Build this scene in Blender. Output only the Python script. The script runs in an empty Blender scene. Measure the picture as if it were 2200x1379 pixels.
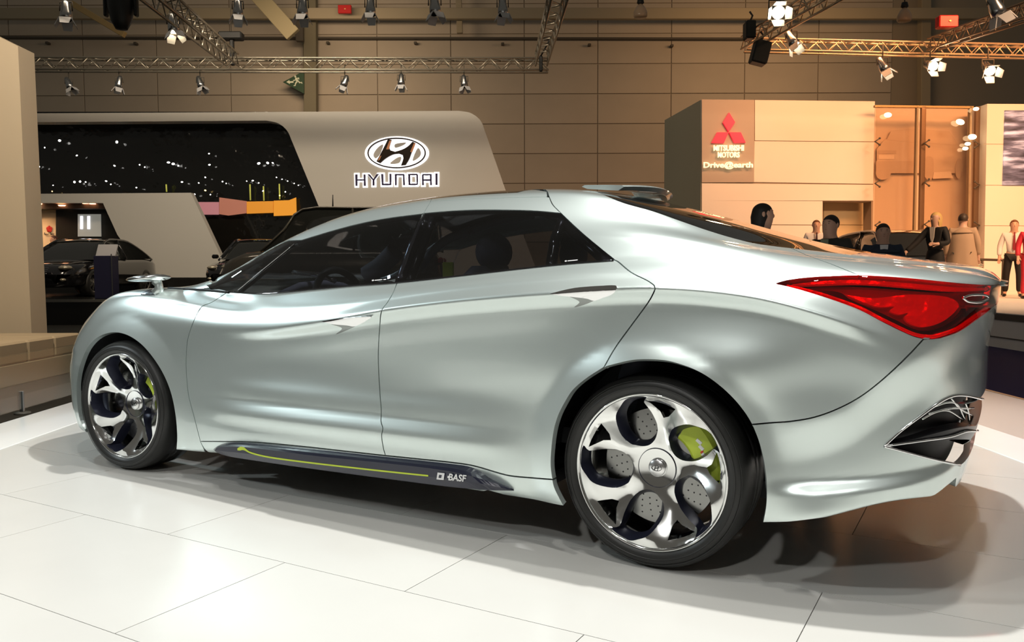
import bpy, bmesh, math, random
import numpy as np
from mathutils import Vector, Matrix
from mathutils.bvhtree import BVHTree
from mathutils.geometry import delaunay_2d_cdt

random.seed(7)
scene = bpy.context.scene
COL = scene.collection
PI = math.pi

# ------------------------------------------------------------------ camera
IMG_W, IMG_H, FPX = 2200.0, 1379.0, 1767.8
CAM = np.array([0.9827, -3.5038, 1.0199])
YAW, PITCH, ROLL = -0.5264, -0.0615, -0.0038
def cam_axes():
    cy, sy, cp, sp = math.cos(YAW), math.sin(YAW), math.cos(PITCH), math.sin(PITCH)
    fwd = np.array([sy*cp, cy*cp, sp]); right = np.array([cy, -sy, 0.0]); up = np.cross(right, fwd)
    c, s = math.cos(ROLL), math.sin(ROLL)
    return c*right + s*up, -s*right + c*up, fwd
C_R, C_U, C_F = cam_axes()
cam_data = bpy.data.cameras.new('camera'); cam = bpy.data.objects.new('camera', cam_data); COL.objects.link(cam)
cam_data.sensor_width = 36.0; cam_data.lens = FPX/IMG_W*36.0; cam_data.clip_end = 300; cam_data.clip_start = 0.05
M = Matrix(((C_R[0], C_U[0], -C_F[0], CAM[0]), (C_R[1], C_U[1], -C_F[1], CAM[1]), (C_R[2], C_U[2], -C_F[2], CAM[2]), (0, 0, 0, 1)))
cam.matrix_world = M
scene.camera = cam
def ray(u, v):
    return (u-IMG_W/2)/FPX*C_R - (v-IMG_H/2)/FPX*C_U + C_F
def at_y(u, v, y):
    d = ray(u, v); return CAM + d*((y-CAM[1])/d[1])
def at_x(u, v, x):
    d = ray(u, v); return CAM + d*((x-CAM[0])/d[0])
def at_z(u, v, z):
    d = ray(u, v); return CAM + d*((z-CAM[2])/d[2])
def at_d(u, v, dist):
    """point seen at a pixel, at a depth of dist metres along the optical axis"""
    return CAM + ray(u, v)*dist
def to_px(P):
    q = np.asarray(P, float)-CAM
    a, b, c = q@C_R, q@C_U, q@C_F
    return np.stack([IMG_W/2+FPX*a/c, IMG_H/2-FPX*b/c], -1)

# ------------------------------------------------------------------ light and exposure
scene.view_settings.view_transform = 'Standard'; scene.view_settings.look = 'None'; scene.view_settings.gamma = 1.0; scene.view_settings.use_curve_mapping = False
scene.view_settings.exposure = 0.0
world = bpy.data.worlds.new('hall_air'); scene.world = world; world.use_nodes = True
world.node_tree.nodes['Background'].inputs['Color'].default_value = (1.0, .93, .80, 1)
world.node_tree.nodes['Background'].inputs['Strength'].default_value = .085
H_R = np.array([math.cos(YAW), -math.sin(YAW), 0.0]); H_F = np.array([math.sin(YAW), math.cos(YAW), 0.0]); H_RZ = -YAW
def hall(X, D, Z):
    """hall coordinates (right, away from the visitor, up) to world"""
    return np.array([CAM[0], CAM[1], 0.0])+X*H_R+D*H_F+np.array([0, 0, Z])
def area_lamp(name, loc, target, size, power, color=(1, 1, 1), spread=180):
    l = bpy.data.lights.new(name, 'AREA'); l.shape = 'RECTANGLE'; l.size, l.size_y = size; l.energy = power; l.color = color; l.spread = math.radians(spread)
    o = bpy.data.objects.new(name, l); COL.objects.link(o); o.location = loc
    o.rotation_euler = (Vector(target)-Vector(loc)).to_track_quat('-Z', 'Y').to_euler(); return o
def spot_lamp(name, loc, target, power, angle=70, radius=.12, color=(1, 1, 1), blend=.4):
    l = bpy.data.lights.new(name, 'SPOT'); l.energy = power; l.spot_size = math.radians(angle); l.spot_blend = blend; l.shadow_soft_size = radius; l.color = color
    o = bpy.data.objects.new(name, l); COL.objects.link(o); o.location = loc
    o.rotation_euler = (Vector(target)-Vector(loc)).to_track_quat('-Z', 'Y').to_euler(); return o
# unseen white spots around the platform, put in for highlights on the paint
spot_lamp('unseen_spot', (.1, .2, 7.2), (-.5, -.5, 0), 1900, 82, .08, (1, .985, .94))
spot_lamp('unseen_spot', (1.3, -.4, 7.2), (.3, -1.0, 0), 520, 75, .08, (1, .985, .94))
spot_lamp('unseen_spot', (-1.2, -2.6, 7.0), (-.8, -1.0, .2), 260, 70, .08, (1, .98, .93))
spot_lamp('unseen_spot', (.9, -3.0, 7.0), (.3, -1.2, .2), 260, 70, .08, (1, .98, .93))
spot_lamp('unseen_spot', (-8.5, .4, 4.4), (-2.6, -.8, .6), 420, 40, .14, (.72, .92, 1))
spot_lamp('unseen_spot', (-8.6, -5.4, 4.4), (-2.6, -.9, .8), 640, 28, .16, (.86, .97, 1))  # unseen lamp added for a highlight on the front wing
spot_lamp('unseen_spot', (-1.8, -5.6, 6.4), (-1.0, -.9, .6), 330, 55, .14, (1, .985, .95))  # this and the next: unseen lamps behind the camera, added for flank highlights
spot_lamp('unseen_spot', (1.0, -7.2, 5.2), (.2, -.9, .7), 420, 55, .14, (1, .985, .95))
# unseen warm spot added to brighten the stand's own left wall and bench
spot_lamp('wall_fill', hall(-4.2, 6.2, 6.0), hall(-6.3, 10.4, 1.6), 900, 80, .2, (1, .78, .52))
# warm floods of the neighbouring stands and of the hall
area_lamp('stand_flood', hall(12.5, 15.5, 7.2), hall(12.0, 22, 1.8), (7, 1.2), 420, (1, .43, .17), 110)
area_lamp('stand_flood', hall(6.5, 17.5, 7.2), hall(6.2, 22, 2.8), (4, 1.0), 140, (1, .45, .19), 110)
area_lamp('stand_flood', hall(-5, 16, 9.0), hall(-6, 25, 3.0), (10, 1.0), 520, (1, .82, .62), 130)
area_lamp('hall_flood', hall(-9, 36, 12.5), hall(-10, 45, 9.5), (6, .8), 340, (1, .72, .46), 150)
area_lamp('hall_flood', hall(13, 36, 12.5), hall(13, 45, 10), (8, .8), 300, (1, .58, .28), 150)
area_lamp('stage_fill', hall(10.5, 9.0, 6.8), hall(9.5, 16.5, 1.4), (3, .8), 230, (1, .62, .36), 75)  # unseen flood added in front to brighten the people on the stage


# ------------------------------------------------------------------ helpers
MATS = {}
def mat(name, color=(.8, .8, .8), rough=.5, metal=0.0, coat=0.0, coat_rough=.03, emit=None, estr=0.0, trans=0.0, ior=1.45, spec=.5, noise=None, bump=None):
    if name in MATS: return MATS[name]
    m = bpy.data.materials.new(name); m.use_nodes = True
    nt = m.node_tree; b = nt.nodes['Principled BSDF']
    b.inputs['Base Color'].default_value = (*color, 1)
    b.inputs['Roughness'].default_value = rough; b.inputs['Metallic'].default_value = metal
    b.inputs['Coat Weight'].default_value = coat; b.inputs['Coat Roughness'].default_value = coat_rough
    b.inputs['Transmission Weight'].default_value = trans; b.inputs['IOR'].default_value = ior
    b.inputs['Specular IOR Level'].default_value = spec
    if emit: b.inputs['Emission Color'].default_value = (*emit, 1); b.inputs['Emission Strength'].default_value = estr
    if noise:   # (scale, amount): slight colour variation
        tc = nt.nodes.new('ShaderNodeTexCoord'); n = nt.nodes.new('ShaderNodeTexNoise'); n.inputs['Scale'].default_value = noise[0]; n.inputs['Detail'].default_value = 4
        r = nt.nodes.new('ShaderNodeValToRGB')
        lo = [c*(1-noise[1]) for c in color]; hi = [min(1, c*(1+noise[1])) for c in color]
        r.color_ramp.elements[0].position = .3; r.color_ramp.elements[1].position = .7
        r.color_ramp.elements[0].color = (*lo, 1); r.color_ramp.elements[1].color = (*hi, 1)
        nt.links.new(tc.outputs['Object'], n.inputs['Vector']); nt.links.new(n.outputs['Fac'], r.inputs['Fac']); nt.links.new(r.outputs['Color'], b.inputs['Base Color'])
    if bump:    # (scale, strength, distance)
        tc = nt.nodes.new('ShaderNodeTexCoord'); n = nt.nodes.new('ShaderNodeTexNoise'); n.inputs['Scale'].default_value = bump[0]; n.inputs['Detail'].default_value = 3
        bp = nt.nodes.new('ShaderNodeBump'); bp.inputs['Strength'].default_value = bump[1]; bp.inputs['Distance'].default_value = bump[2]
        nt.links.new(tc.outputs['Object'], n.inputs['Vector']); nt.links.new(n.outputs['Fac'], bp.inputs['Height']); nt.links.new(bp.outputs['Normal'], b.inputs['Normal'])
    MATS[name] = m
    return m
def glass(name, tint=(.2, .2, .2), rough=.0, gloss=1.0, fres=1.5):
    """thin sheet glass: tinted see-through mixed with a mirror by Fresnel"""
    if name in MATS: return MATS[name]
    m = bpy.data.materials.new(name); m.use_nodes = True; nt = m.node_tree; nt.nodes.clear()
    o = nt.nodes.new('ShaderNodeOutputMaterial'); mx = nt.nodes.new('ShaderNodeMixShader'); fr = nt.nodes.new('ShaderNodeFresnel')
    t = nt.nodes.new('ShaderNodeBsdfTransparent'); g = nt.nodes.new('ShaderNodeBsdfGlossy')
    geo = nt.nodes.new('ShaderNodeNewGeometry'); fr.inputs['IOR'].default_value = fres
    t.inputs['Color'].default_value = (*tint, 1); g.inputs['Roughness'].default_value = rough; g.inputs['Color'].default_value = (gloss, gloss, gloss, 1)
    # same Fresnel on both faces of the sheet: back faces flip the normal
    sw = nt.nodes.new('ShaderNodeMix'); sw.data_type = 'VECTOR'
    neg = nt.nodes.new('ShaderNodeVectorMath'); neg.operation = 'SCALE'; neg.inputs['Scale'].default_value = -1
    lw = nt.nodes.new('ShaderNodeLayerWeight'); lw.inputs['Blend'].default_value = .25
    nt.nodes.remove(sw); nt.nodes.remove(neg); nt.nodes.remove(geo); nt.nodes.remove(fr)
    mp = nt.nodes.new('ShaderNodeMapRange'); mp.inputs['To Min'].default_value = .045*fres/1.5; mp.inputs['To Max'].default_value = .9
    pw = nt.nodes.new('ShaderNodeMath'); pw.operation = 'POWER'; pw.inputs[1].default_value = 3.5
    nt.links.new(lw.outputs['Facing'], pw.inputs[0]); lw.inputs['Blend'].default_value = .5
    nt.links.new(pw.outputs[0], mp.inputs['Value']); nt.links.new(mp.outputs['Result'], mx.inputs['Fac'])
    nt.links.new(t.outputs[0], mx.inputs[1]); nt.links.new(g.outputs[0], mx.inputs[2]); nt.links.new(mx.outputs[0], o.inputs['Surface'])
    MATS[name] = m
    return m

def tag(o, label=None, cat=None, group=None, kind=None):
    if label: o['label'] = label
    if cat: o['category'] = cat
    if group: o['group'] = group
    if kind: o['kind'] = kind
    return o
def empty(name, loc=(0, 0, 0), rz=0.0, label=None, cat=None, group=None, kind=None):
    o = bpy.data.objects.new(name, None); COL.objects.link(o); o.empty_display_size = .1
    o.location = loc; o.rotation_euler = (0, 0, rz)
    return tag(o, label, cat, group, kind)
def mesh_obj(name, verts, faces, m, parent=None, smooth=False, midx=None, normals=None):
    me = bpy.data.meshes.new(name)
    me.from_pydata([tuple(map(float, v)) for v in verts], [], [tuple(int(i) for i in f) for f in faces])
    for x in (m if isinstance(m, (list, tuple)) else [m]): me.materials.append(x)
    if midx is not None: me.polygons.foreach_set('material_index', np.asarray(midx, dtype=np.int32))
    if smooth: me.polygons.foreach_set('use_smooth', [True]*len(me.polygons))
    if normals is not None: me.normals_split_custom_set_from_vertices([tuple(map(float, n)) for n in normals])
    me.update()
    o = bpy.data.objects.new(name, me); COL.objects.link(o)
    if parent is not None: o.parent = parent
    return o
def copy_tree(o, parent=None):
    c = o.copy(); COL.objects.link(c); c.parent = parent
    for ch in list(o.children): copy_tree(ch, c)
    return c
def world_of(o):
    return Matrix.Identity(4) if o is None else world_of(o.parent) @ o.matrix_parent_inverse @ o.matrix_basis
def setw(o, M_):
    if o.parent is not None: o.matrix_parent_inverse = world_of(o.parent).inverted()
    o.matrix_basis = M_
    return o
def keepw(o):
    return setw(o, Matrix.Identity(4))
class MB:
    """collects simple solids; build() links them as one mesh object"""
    def __init__(s): s.v = []; s.f = []; s.mi = []; s.sm = []
    def add(s, v, f, mi=0, smooth=False):
        n = len(s.v); s.v += [tuple(map(float, p)) for p in v]; s.f += [tuple(i+n for i in q) for q in f]
        s.mi += [mi]*len(f); s.sm += [smooth]*len(f); return s
    def box(s, c, d, mi=0, rz=0.0, rot=None, bev=0.0):
        hx, hy, hz = d[0]/2, d[1]/2, d[2]/2
        if bev > 0:
            b = min(bev, hx*.9, hy*.9, hz*.9)
            pts = []; 
            for sx in (-1, 1):
                for sy in (-1, 1):
                    for sz in (-1, 1):
                        pts += [(sx*hx, sy*(hy-b), sz*(hz-b)), (sx*(hx-b), sy*hy, sz*(hz-b)), (sx*(hx-b), sy*(hy-b), sz*hz)]
            bm = bmesh.new(); vs = [bm.verts.new(p) for p in pts]; bmesh.ops.convex_hull(bm, input=vs)
            bmesh.ops.dissolve_limit(bm, angle_limit=.01, verts=bm.verts, edges=bm.edges)
            bm.verts.index_update(); p = [tuple(v.co) for v in bm.verts]; f = [tuple(v.index for v in q.verts) for q in bm.faces]; bm.free()
        else:
            p = [(x, y, z) for x in (-hx, hx) for y in (-hy, hy) for z in (-hz, hz)]
            f = [(0, 1, 3, 2), (4, 6, 7, 5), (0, 4, 5, 1), (2, 3, 7, 6), (0, 2, 6, 4), (1, 5, 7, 3)]
        R = rot if rot is not None else Matrix.Rotation(rz, 3, 'Z')
        return s.add([Vector(c)+R@Vector(q) for q in p], f, mi)
    def tube(s, a, b, r, n=8, mi=0, r2=None, cap=True, smooth=True):
        a, b = Vector(a), Vector(b); d = (b-a)
        if d.length < 1e-9: return s
        q = d.to_track_quat('Z', 'Y').to_matrix(); r2 = r if r2 is None else r2
        v = []
        for p, rr in ((a, r), (b, r2)):
            for i in range(n):
                t = 2*PI*i/n; v.append(p+q@Vector((rr*math.cos(t), rr*math.sin(t), 0)))
        f = [(i, (i+1) % n, n+(i+1) % n, n+i) for i in range(n)]
        s.add(v, f, mi, smooth)
        if cap: s.add(v, [tuple(range(n-1, -1, -1)), tuple(range(n, 2*n))], mi, False)
        return s
    def path(s, pts, r, n=8, mi=0, cap=True):
        pts = [Vector(p) for p in pts]; m = len(pts); rr = r if isinstance(r, (list, tuple)) else [r]*m
        v = []; up = None
        for i, p in enumerate(pts):
            d = (pts[min(i+1, m-1)]-pts[max(i-1, 0)]).normalized()
            if up is None: up = Vector((0, 0, 1)) if abs(d.z) < .9 else Vector((1, 0, 0))
            x = d.cross(up).normalized(); up = x.cross(d).normalized()
            for k in range(n):
                t = 2*PI*k/n; v.append(p+x*(rr[i]*math.cos(t))+up*(rr[i]*math.sin(t)))
        f = [(i*n+k, i*n+(k+1) % n, (i+1)*n+(k+1) % n, (i+1)*n+k) for i in range(m-1) for k in range(n)]
        s.add(v, f, mi, True)
        if cap: s.add(v, [tuple(range(n-1, -1, -1)), tuple(range((m-1)*n, m*n))], mi)
        return s
    def lathe(s, prof, n=32, mi=0, M=None, smooth=True, close=False):
        """prof: (radius, height) pairs about local Z"""
        M = M or Matrix.Identity(4); v = []
        for r, h in prof:
            for k in range(n):
                t = 2*PI*k/n; v.append(M@Vector((r*math.cos(t), r*math.sin(t), h)))
        m = len(prof); f = [(i*n+k, i*n+(k+1) % n, (i+1)*n+(k+1) % n, (i+1)*n+k) for i in range(m-1) for k in range(n)]
        if close: f += [((m-1)*n+k, (m-1)*n+(k+1) % n, (k+1) % n, k) for k in range(n)]
        return s.add(v, f, mi, smooth)
    def prism(s, poly, h0, h1, M=None, mi=0, mi_side=None):
        """flat polygon (x, y) extruded from h0 to h1 along local Z"""
        M = M or Matrix.Identity(4); n = len(poly)
        area = sum(poly[i][0]*poly[(i+1) % n][1]-poly[(i+1) % n][0]*poly[i][1] for i in range(n))
        if area < 0: poly = poly[::-1]
        v = [M@Vector((x, y, h)) for h in (h0, h1) for x, y in poly]
        s.add(v, [tuple(range(n-1, -1, -1)), tuple(range(n, 2*n))], mi)
        s.add(v, [(i, (i+1) % n, n+(i+1) % n, n+i) for i in range(n)], mi if mi_side is None else mi_side)
        return s
    def sphere(s, c, r, mi=0, n=12, m=8, M=None):
        r = (r, r, r) if isinstance(r, (int, float)) else r; v = []; M = M or Matrix.Identity(3)
        for i in range(m+1):
            a = PI*i/m
            for k in range(n):
                t = 2*PI*k/n; v.append(Vector(c)+M@Vector((r[0]*math.sin(a)*math.cos(t), r[1]*math.sin(a)*math.sin(t), r[2]*math.cos(a))))
        f = [(i*n+k, (i+1)*n+k, (i+1)*n+(k+1) % n, i*n+(k+1) % n) for i in range(m) for k in range(n)]
        return s.add(v, f, mi, True)
    def build(s, name, m, parent=None, loc=None):
        me = bpy.data.meshes.new(name); me.from_pydata(s.v, [], s.f)
        for x in (m if isinstance(m, (list, tuple)) else [m]): me.materials.append(x)
        me.polygons.foreach_set('material_index', np.asarray(s.mi, dtype=np.int32)); me.polygons.foreach_set('use_smooth', s.sm)
        me.update()
        bm = bmesh.new(); bm.from_mesh(me); bmesh.ops.remove_doubles(bm, verts=bm.verts, dist=1e-6); bmesh.ops.recalc_face_normals(bm, faces=bm.faces); bm.to_mesh(me); bm.free()
        o = bpy.data.objects.new(name, me); COL.objects.link(o)
        if loc is not None: o.location = loc
        if parent is not None: o.parent = parent
        return o
def text_obj(name, body, size, m, parent=None, extrude=.004, shear=0.0, bold=0.0, spacing=1.0, align='CENTER'):
    """lettering as a mesh in its local XY plane (x right, y up, z out)"""
    c = bpy.data.curves.new(name, 'FONT'); c.body = body; c.size = size; c.extrude = extrude; c.shear = shear; c.offset = bold
    c.space_character = spacing; c.align_x = align; c.align_y = 'BOTTOM_BASELINE'; c.resolution_u = 3
    t = bpy.data.objects.new(name, c); COL.objects.link(t)
    dg = bpy.context.evaluated_depsgraph_get(); me = bpy.data.meshes.new_from_object(t.evaluated_get(dg))
    bpy.data.objects.remove(t); me.name = name; me.materials.clear(); me.materials.append(m)
    o = bpy.data.objects.new(name, me); COL.objects.link(o)
    if parent is not None: o.parent = parent
    return o
def catmull(pts, n=6, closed=False):
    P = [np.asarray(p, float) for p in pts]; m = len(P); out = []
    if m < 3 and not closed: 
        return [P[0]+(P[1]-P[0])*t for t in np.linspace(0, 1, n+1)]
    rng = range(m) if closed else range(m-1)
    for i in rng:
        p0 = P[(i-1) % m] if (closed or i > 0) else 2*P[0]-P[1]
        p1 = P[i]; p2 = P[(i+1) % m]; p3 = P[(i+2) % m] if (closed or i+2 < m) else 2*P[-1]-P[-2]
        for k in range(n):
            t = k/n; out.append(.5*((2*p1)+(-p0+p2)*t+(2*p0-5*p1+4*p2-p3)*t*t+(-p0+3*p1-3*p2+p3)*t**3))
    if not closed: out.append(P[-1])
    return out
def inside(poly, X, Y):
    poly = np.asarray(poly, float); r = np.zeros(X.shape, bool); n = len(poly)
    x0, y0 = poly[:, 0], poly[:, 1]
    for i in range(n):
        xa, ya, xb, yb = x0[i-1], y0[i-1], x0[i], y0[i]
        if ya == yb: continue
        c = ((ya > Y) != (yb > Y)) & (X < (xb-xa)*(Y-ya)/(yb-ya)+xa); r ^= c
    return r

# ------------------------------------------------------------------ hall frame
def hp(u, v, D):
    d = ray(u, v); return CAM+d*(D/(d@H_F))
def hx(u, v, D):
    p = hp(u, v, D); return (float((p-CAM)@H_R), float(p[2]))
def hm(D=0.0):
    """local x right, local y up, local z towards the visitor, at hall depth D"""
    o = hall(0, D, 0)
    return Matrix(((H_R[0], 0, -H_F[0], o[0]), (H_R[1], 0, -H_F[1], o[1]), (0, 1, 0, 0), (0, 0, 0, 1)))
def slab(name, px, D, th, m, parent=None, kind=None, z0=None, smooth_idx=()):
    """wall piece: outline traced in the photograph, standing at depth D, th thick"""
    poly = [hx(u, v, D) for u, v in px]
    if z0 is not None: poly = [(x, max(z, z0)) for x, z in poly]
    o = MB().prism(poly, -th, 0, hm(D)).build(name, m, parent)
    if kind: o['kind'] = kind
    return o
def hbox(name, X0, X1, D0, D1, Z0, Z1, m, parent=None, kind=None, bev=0.0, label=None, cat=None, group=None):
    b = MB().box(hall((X0+X1)/2, (D0+D1)/2, (Z0+Z1)/2), (X1-X0, D1-D0, Z1-Z0), 0, H_RZ, None, bev)
    o = b.build(name, m, parent); return tag(o, label, cat, group, kind)
FLOOR_Z = -.13; STAGE_Z = .38; HST_Z = .42
# --- materials of the hall
M_WALL = mat('hall_wall_tan', (.46, .40, .32), .7, noise=(.35, .08))
M_STEEL = mat('painted_steel_tan', (.34, .29, .20), .6)
M_STEEL_D = mat('dark_steel', (.08, .07, .055), .6)
M_DARKFLOOR = mat('dark_carpet', (.028, .027, .022), .6)
M_WHITE = mat('stand_white', (.78, .76, .72), .5)
M_GREYW = mat('stand_grey', (.52, .50, .45), .55)
M_CREAM = mat('stand_cream', (.80, .76, .70), .55)
M_TILE = mat('platform_tile', (.60, .595, .565), .24, 0, .0, spec=.36, noise=(1.5, .03))
M_RING = mat('white_strip', (.88, .88, .86), .25)
# --- floor
fl = MB().box(hall(0, 22, FLOOR_Z-.05), (64, 56, .1), 0, H_RZ).build('floor', M_DARKFLOOR); tag(fl, kind='structure')
hbox('aisle_carpet', 3.97, 7.05, 3, 24, FLOOR_Z, FLOOR_Z+.006, mat('blue_carpet', (.012, .012, .085), .9, bump=(300, .4, .004)), None, 'structure')
# platform: body, white strips, tiles laid square to the car
pf = hbox('platform', -2.95, 2.68, -1.5, 13, FLOOR_Z, -.008, mat('platform_core', (.16, .155, .145), .6), None, 'structure')
hbox('trim_strip_left', -3.45, -2.95, -1.5, 13, FLOOR_Z, .004, M_RING, None, 'structure', .004)
hbox('trim_strip_right', 2.68, 3.05, -1.5, 13, FLOOR_Z, .004, M_RING, None, 'structure', .004)
hbox('platform_side', 3.05, 3.97, -1.5, 13, FLOOR_Z, 0, mat('platform_side_cream', (.62, .52, .46), .35), None, 'structure')
hbox('trim_edge', 3.97, 4.0, -1.5, 13, FLOOR_Z, .005, mat('platform_edge_wood', (.45, .25, .13), .4), None, 'structure')
# tiles clipped to the platform
def clip_poly(poly, a, b, c):
    """keep a*x+b*y<=c"""
    out = []
    for i in range(len(poly)):
        p, q = poly[i-1], poly[i]; dp, dq = a*p[0]+b*p[1]-c, a*q[0]+b*q[1]-c
        if dp <= 0: out.append(p) if not out or out[-1] != p else None
        if dp*dq < 0:
            t = dp/(dp-dq); out.append((p[0]+(q[0]-p[0])*t, p[1]+(q[1]-p[1])*t))
    return out
TL, TH_ = 1.155, .65; o0 = np.array([CAM[0], CAM[1]]); g = .0014
shared = {}
for k in range(-3, 12):
    y0 = -1.46+TH_*k; off = -1.76 if k % 2 == 0 else -1.13
    for m_ in range(-5, 5):
        x0 = off+TL*m_
        pl = [(x0+g, y0+g), (x0+TL-g, y0+g), (x0+TL-g, y0+TH_-g), (x0+g, y0+TH_-g)]
        full = list(pl)
        for sgn, lim in ((1, 2.68), (-1, 2.95)):
            a, b = sgn*H_R[0], sgn*H_R[1]; pl = clip_poly(pl, a, b, lim+a*o0[0]+b*o0[1])
        for sgn, lim in ((1, 12.9), (-1, -.6)):
            a, b = sgn*H_F[0], sgn*H_F[1]; pl = clip_poly(pl, a, b, lim+a*o0[0]+b*o0[1])
        if len(pl) < 3: continue
        cx, cy = sum(p[0] for p in pl)/len(pl), sum(p[1] for p in pl)/len(pl)
        if pl == full and 'tile' in shared:
            o = shared['tile'].copy(); COL.objects.link(o); o.parent = pf; o.location = (x0, y0, 0)
        else:
            q = [(p[0]-x0, p[1]-y0) for p in pl]; o = MB().prism(q, -.008, 0).build('tile', M_TILE, pf); o.location = (x0, y0, 0)
            if pl == full: shared['tile'] = o
# neighbour stages
hs = hbox('stage_left', -24, 3.0, 17.8, 30, FLOOR_Z, HST_Z, mat('stage_black', (.012, .012, .011), .22), None, 'structure')
hbox('trim_stage_edge', -24, 3.0, 17.77, 17.8, HST_Z-.05, HST_Z+.01, mat('edge_grey', (.12, .12, .11), .4), None, 'structure')
st = hbox('stage_right', 7.05, 30, 5, 30, FLOOR_Z, STAGE_Z, M_CREAM, None, 'structure')
hbox('trim_stage_band', 7.03, 7.05, 5, 30, STAGE_Z-.10, STAGE_Z-.01, M_STEEL_D, None, 'structure')
hbox('trim_stage_line', 7.035, 7.05, 5, 30, .02, .035, M_STEEL_D, None, 'structure')
# --- hall back wall: cladding panels with recessed joints
WD = 45.0
wb0 = hbox('wall_back', -46, 42, WD+.06, WD+.4, FLOOR_Z, 19, mat('wall_joint', (.33, .28, .21), .8), None, 'structure')
pw, phh = 3.95, 1.59; x_ref = hx(654, 200, WD)[0]; z_ref = hx(700, 268, WD)[1]
proto = MB().box((0, 0, 0), (pw-.035, .08, phh-.035), 0, 0, None, .012).build('cladding_panel', M_WALL, wb0)
first = True
for i in range(-9, 8):
    for j in range(-5, 6):
        xc, zc = x_ref+pw*(i+.5), z_ref+phh*(j+.5)
        if zc < 0 or xc < -44: continue
        o = proto if first else proto.copy()
        if not first: COL.objects.link(o); o.parent = wb0
        first = False
        o.location = hall(xc, WD+.02, zc); o.rotation_euler = (0, 0, H_RZ)
# upper girts, columns, braces of the hall frame
def hbeam(name, pts, D, w, m=M_STEEL, label=None, cat='beam', group='hall steelwork', dpt=.3):
    a, b = hp(*pts[0], D), hp(*pts[1], D); d = Vector(b-a); L = d.length
    q = d.to_track_quat('X', 'Z').to_matrix(); o = MB().box((0, 0, 0), (L, dpt, w), 0, 0, None, .02).build(name, m)
    o.location = (a+b)/2; o.rotation_euler = q.to_euler(); return tag(o, label, cat, group)
hbeam('hall_girt', [(-60, 30), (2300, 30)], 43.0, .55, label='long tan steel beam across the top of the hall wall')
hbeam('hall_rail', [(-60, 81), (1600, 84)], 44.7, .10, M_STEEL_D, label='thin dark rail running along the hall wall under the beam')
hbeam('hall_column', [(667, -20), (670, 600)], 44.4, .66, mat('column_olive', (.20, .18, .12), .7), label='olive steel column beside the green exit sign', cat='column', dpt=.5)
hbeam('hall_column', [(1986, -20), (1982, 600)], 44.4, .5, M_STEEL, label='brown steel column behind the glass panes', cat='column', dpt=.5)
hbeam('hall_post', [(985, -20), (988, 72)], 43.6, .30, M_STEEL, label='short steel post hanging from the roof between the spotlights', cat='post')
hbeam('roof_brace', [(545, -20), (630, 75)], 40, .75, mat('brace_olive', (.17, .15, .09), .7), label='wide sloping roof brace beside the olive column', cat='brace')
hbeam('roof_brace', [(155, 8), (268, 75)], 40, .28, mat('brace_ochre', (.42, .30, .13), .6), label='slim ochre roof brace above the horizontal truss', cat='brace')
hbeam('column_head', [(636, 62), (652, 62)], 43.6, 1.3, M_STEEL_D, label='dark bracket at the head of the olive column', cat='bracket')
# --- stand wall on the left, bench, glass barrier
lw = slab('wall_left', [(-120, 20), (0, 80), (38.5, 99), (68, 720), (68, 760), (-120, 760)], 10.4, .35, mat('left_wall_cream', (.80, .70, .56), .55), None, 'structure')
X0 = -5.05
bench = empty('bench', hall(-5.9, 8.9, FLOOR_Z), H_RZ, 'long cream leather bench block behind the glass barrier', 'bench')
M_BENCH = mat('bench_cream', (.66, .55, .40), .5)
for k, (d0, d1) in enumerate(((8.05, 8.55), (8.56, 9.05), (9.06, 9.6))):
    MB().box((0, (d0+d1)/2-8.9, .33), (1.7, d1-d0, .22), 0, 0, None, .02).build('cushion', M_BENCH, bench)
MB().box((0, -.08, .11), (1.7, 1.54, .22), 0, 0, None, .01).build('plinth', mat('bench_plinth', (.62, .55, .44), .5), bench)
# glass panes in clamps
pane_m = glass('barrier_glass', (.90, .94, .91), 0, 1, 1.3)
gb = empty('glass_barrier', hall(-3.52, 7.8, .004), H_RZ, 'low clear glass barrier in steel clamps along the white strip', 'glass barrier')
for k in range(6):
    MB().box((0, 3.9+1.35*k+.66-7.8, .235), (.012, 1.33, .40), 0, 0, None, .003).build('pane', pane_m, gb)
for d in (4.6, 5.86, 6.62, 7.4, 8.3, 9.3):
    c = MB().lathe([(0, .0), (.055, .0), (.055, .012), (.02, .018)], 16).build('foot_plate', M_STEEL_D, gb); c.location = (0, d-7.8, 0)
    MB().box((0, 0, .085), (.03, .02, .16), 0, 0, None, .003).build('clamp_post', mat('steel_grey', (.25, .25, .25), .35, 1), c)

# ------------------------------------------------------------------ left neighbour stand: arched grey wall with lit sign
HD = 25.0
out = [(46-60, 244), (985, 238)]+[tuple(p) for p in catmull([(985, 238), (1012, 243), (1033, 260), (1043, 285)], 5)][1:]+[(1085, 405), (1170, 660)]
inn = [(835, 660), (702, 485), (628, 305)]+[tuple(p) for p in catmull([(628, 305), (617, 281), (598, 265), (572, 259)], 5)][1:]+[(46-60, 263)]
sign_wall = slab('wall_arch', out+inn, HD, .45, M_GREYW, None, 'structure', HST_Z)
slab('wall_gloss', [(-40, 240), (720, 240), (900, 665), (-40, 665)], HD+.9, .1, mat('wall_gloss_black', (.006, .006, .005), .10, 0, .6, .05, bump=(1.2, .25, .5)), None, 'structure', HST_Z)
slab('wall_screen', [(-30, 417), (410, 414), (487, 576.5), (494, 596), (-30, 596), (-30, 595), (316, 595), (252, 504), (221, 436), (-30, 436)], HD-1.4, .25, mat('stand_grey_cool', (.50, .49, .45), .55), None, 'structure')
slab('wall_plinth', [(-30, 596), (700, 596), (700, 660), (-30, 660)], HD-1.42, .2, mat('stage_black', (.012, .012, .011), .22), None, 'structure', HST_Z)
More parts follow.
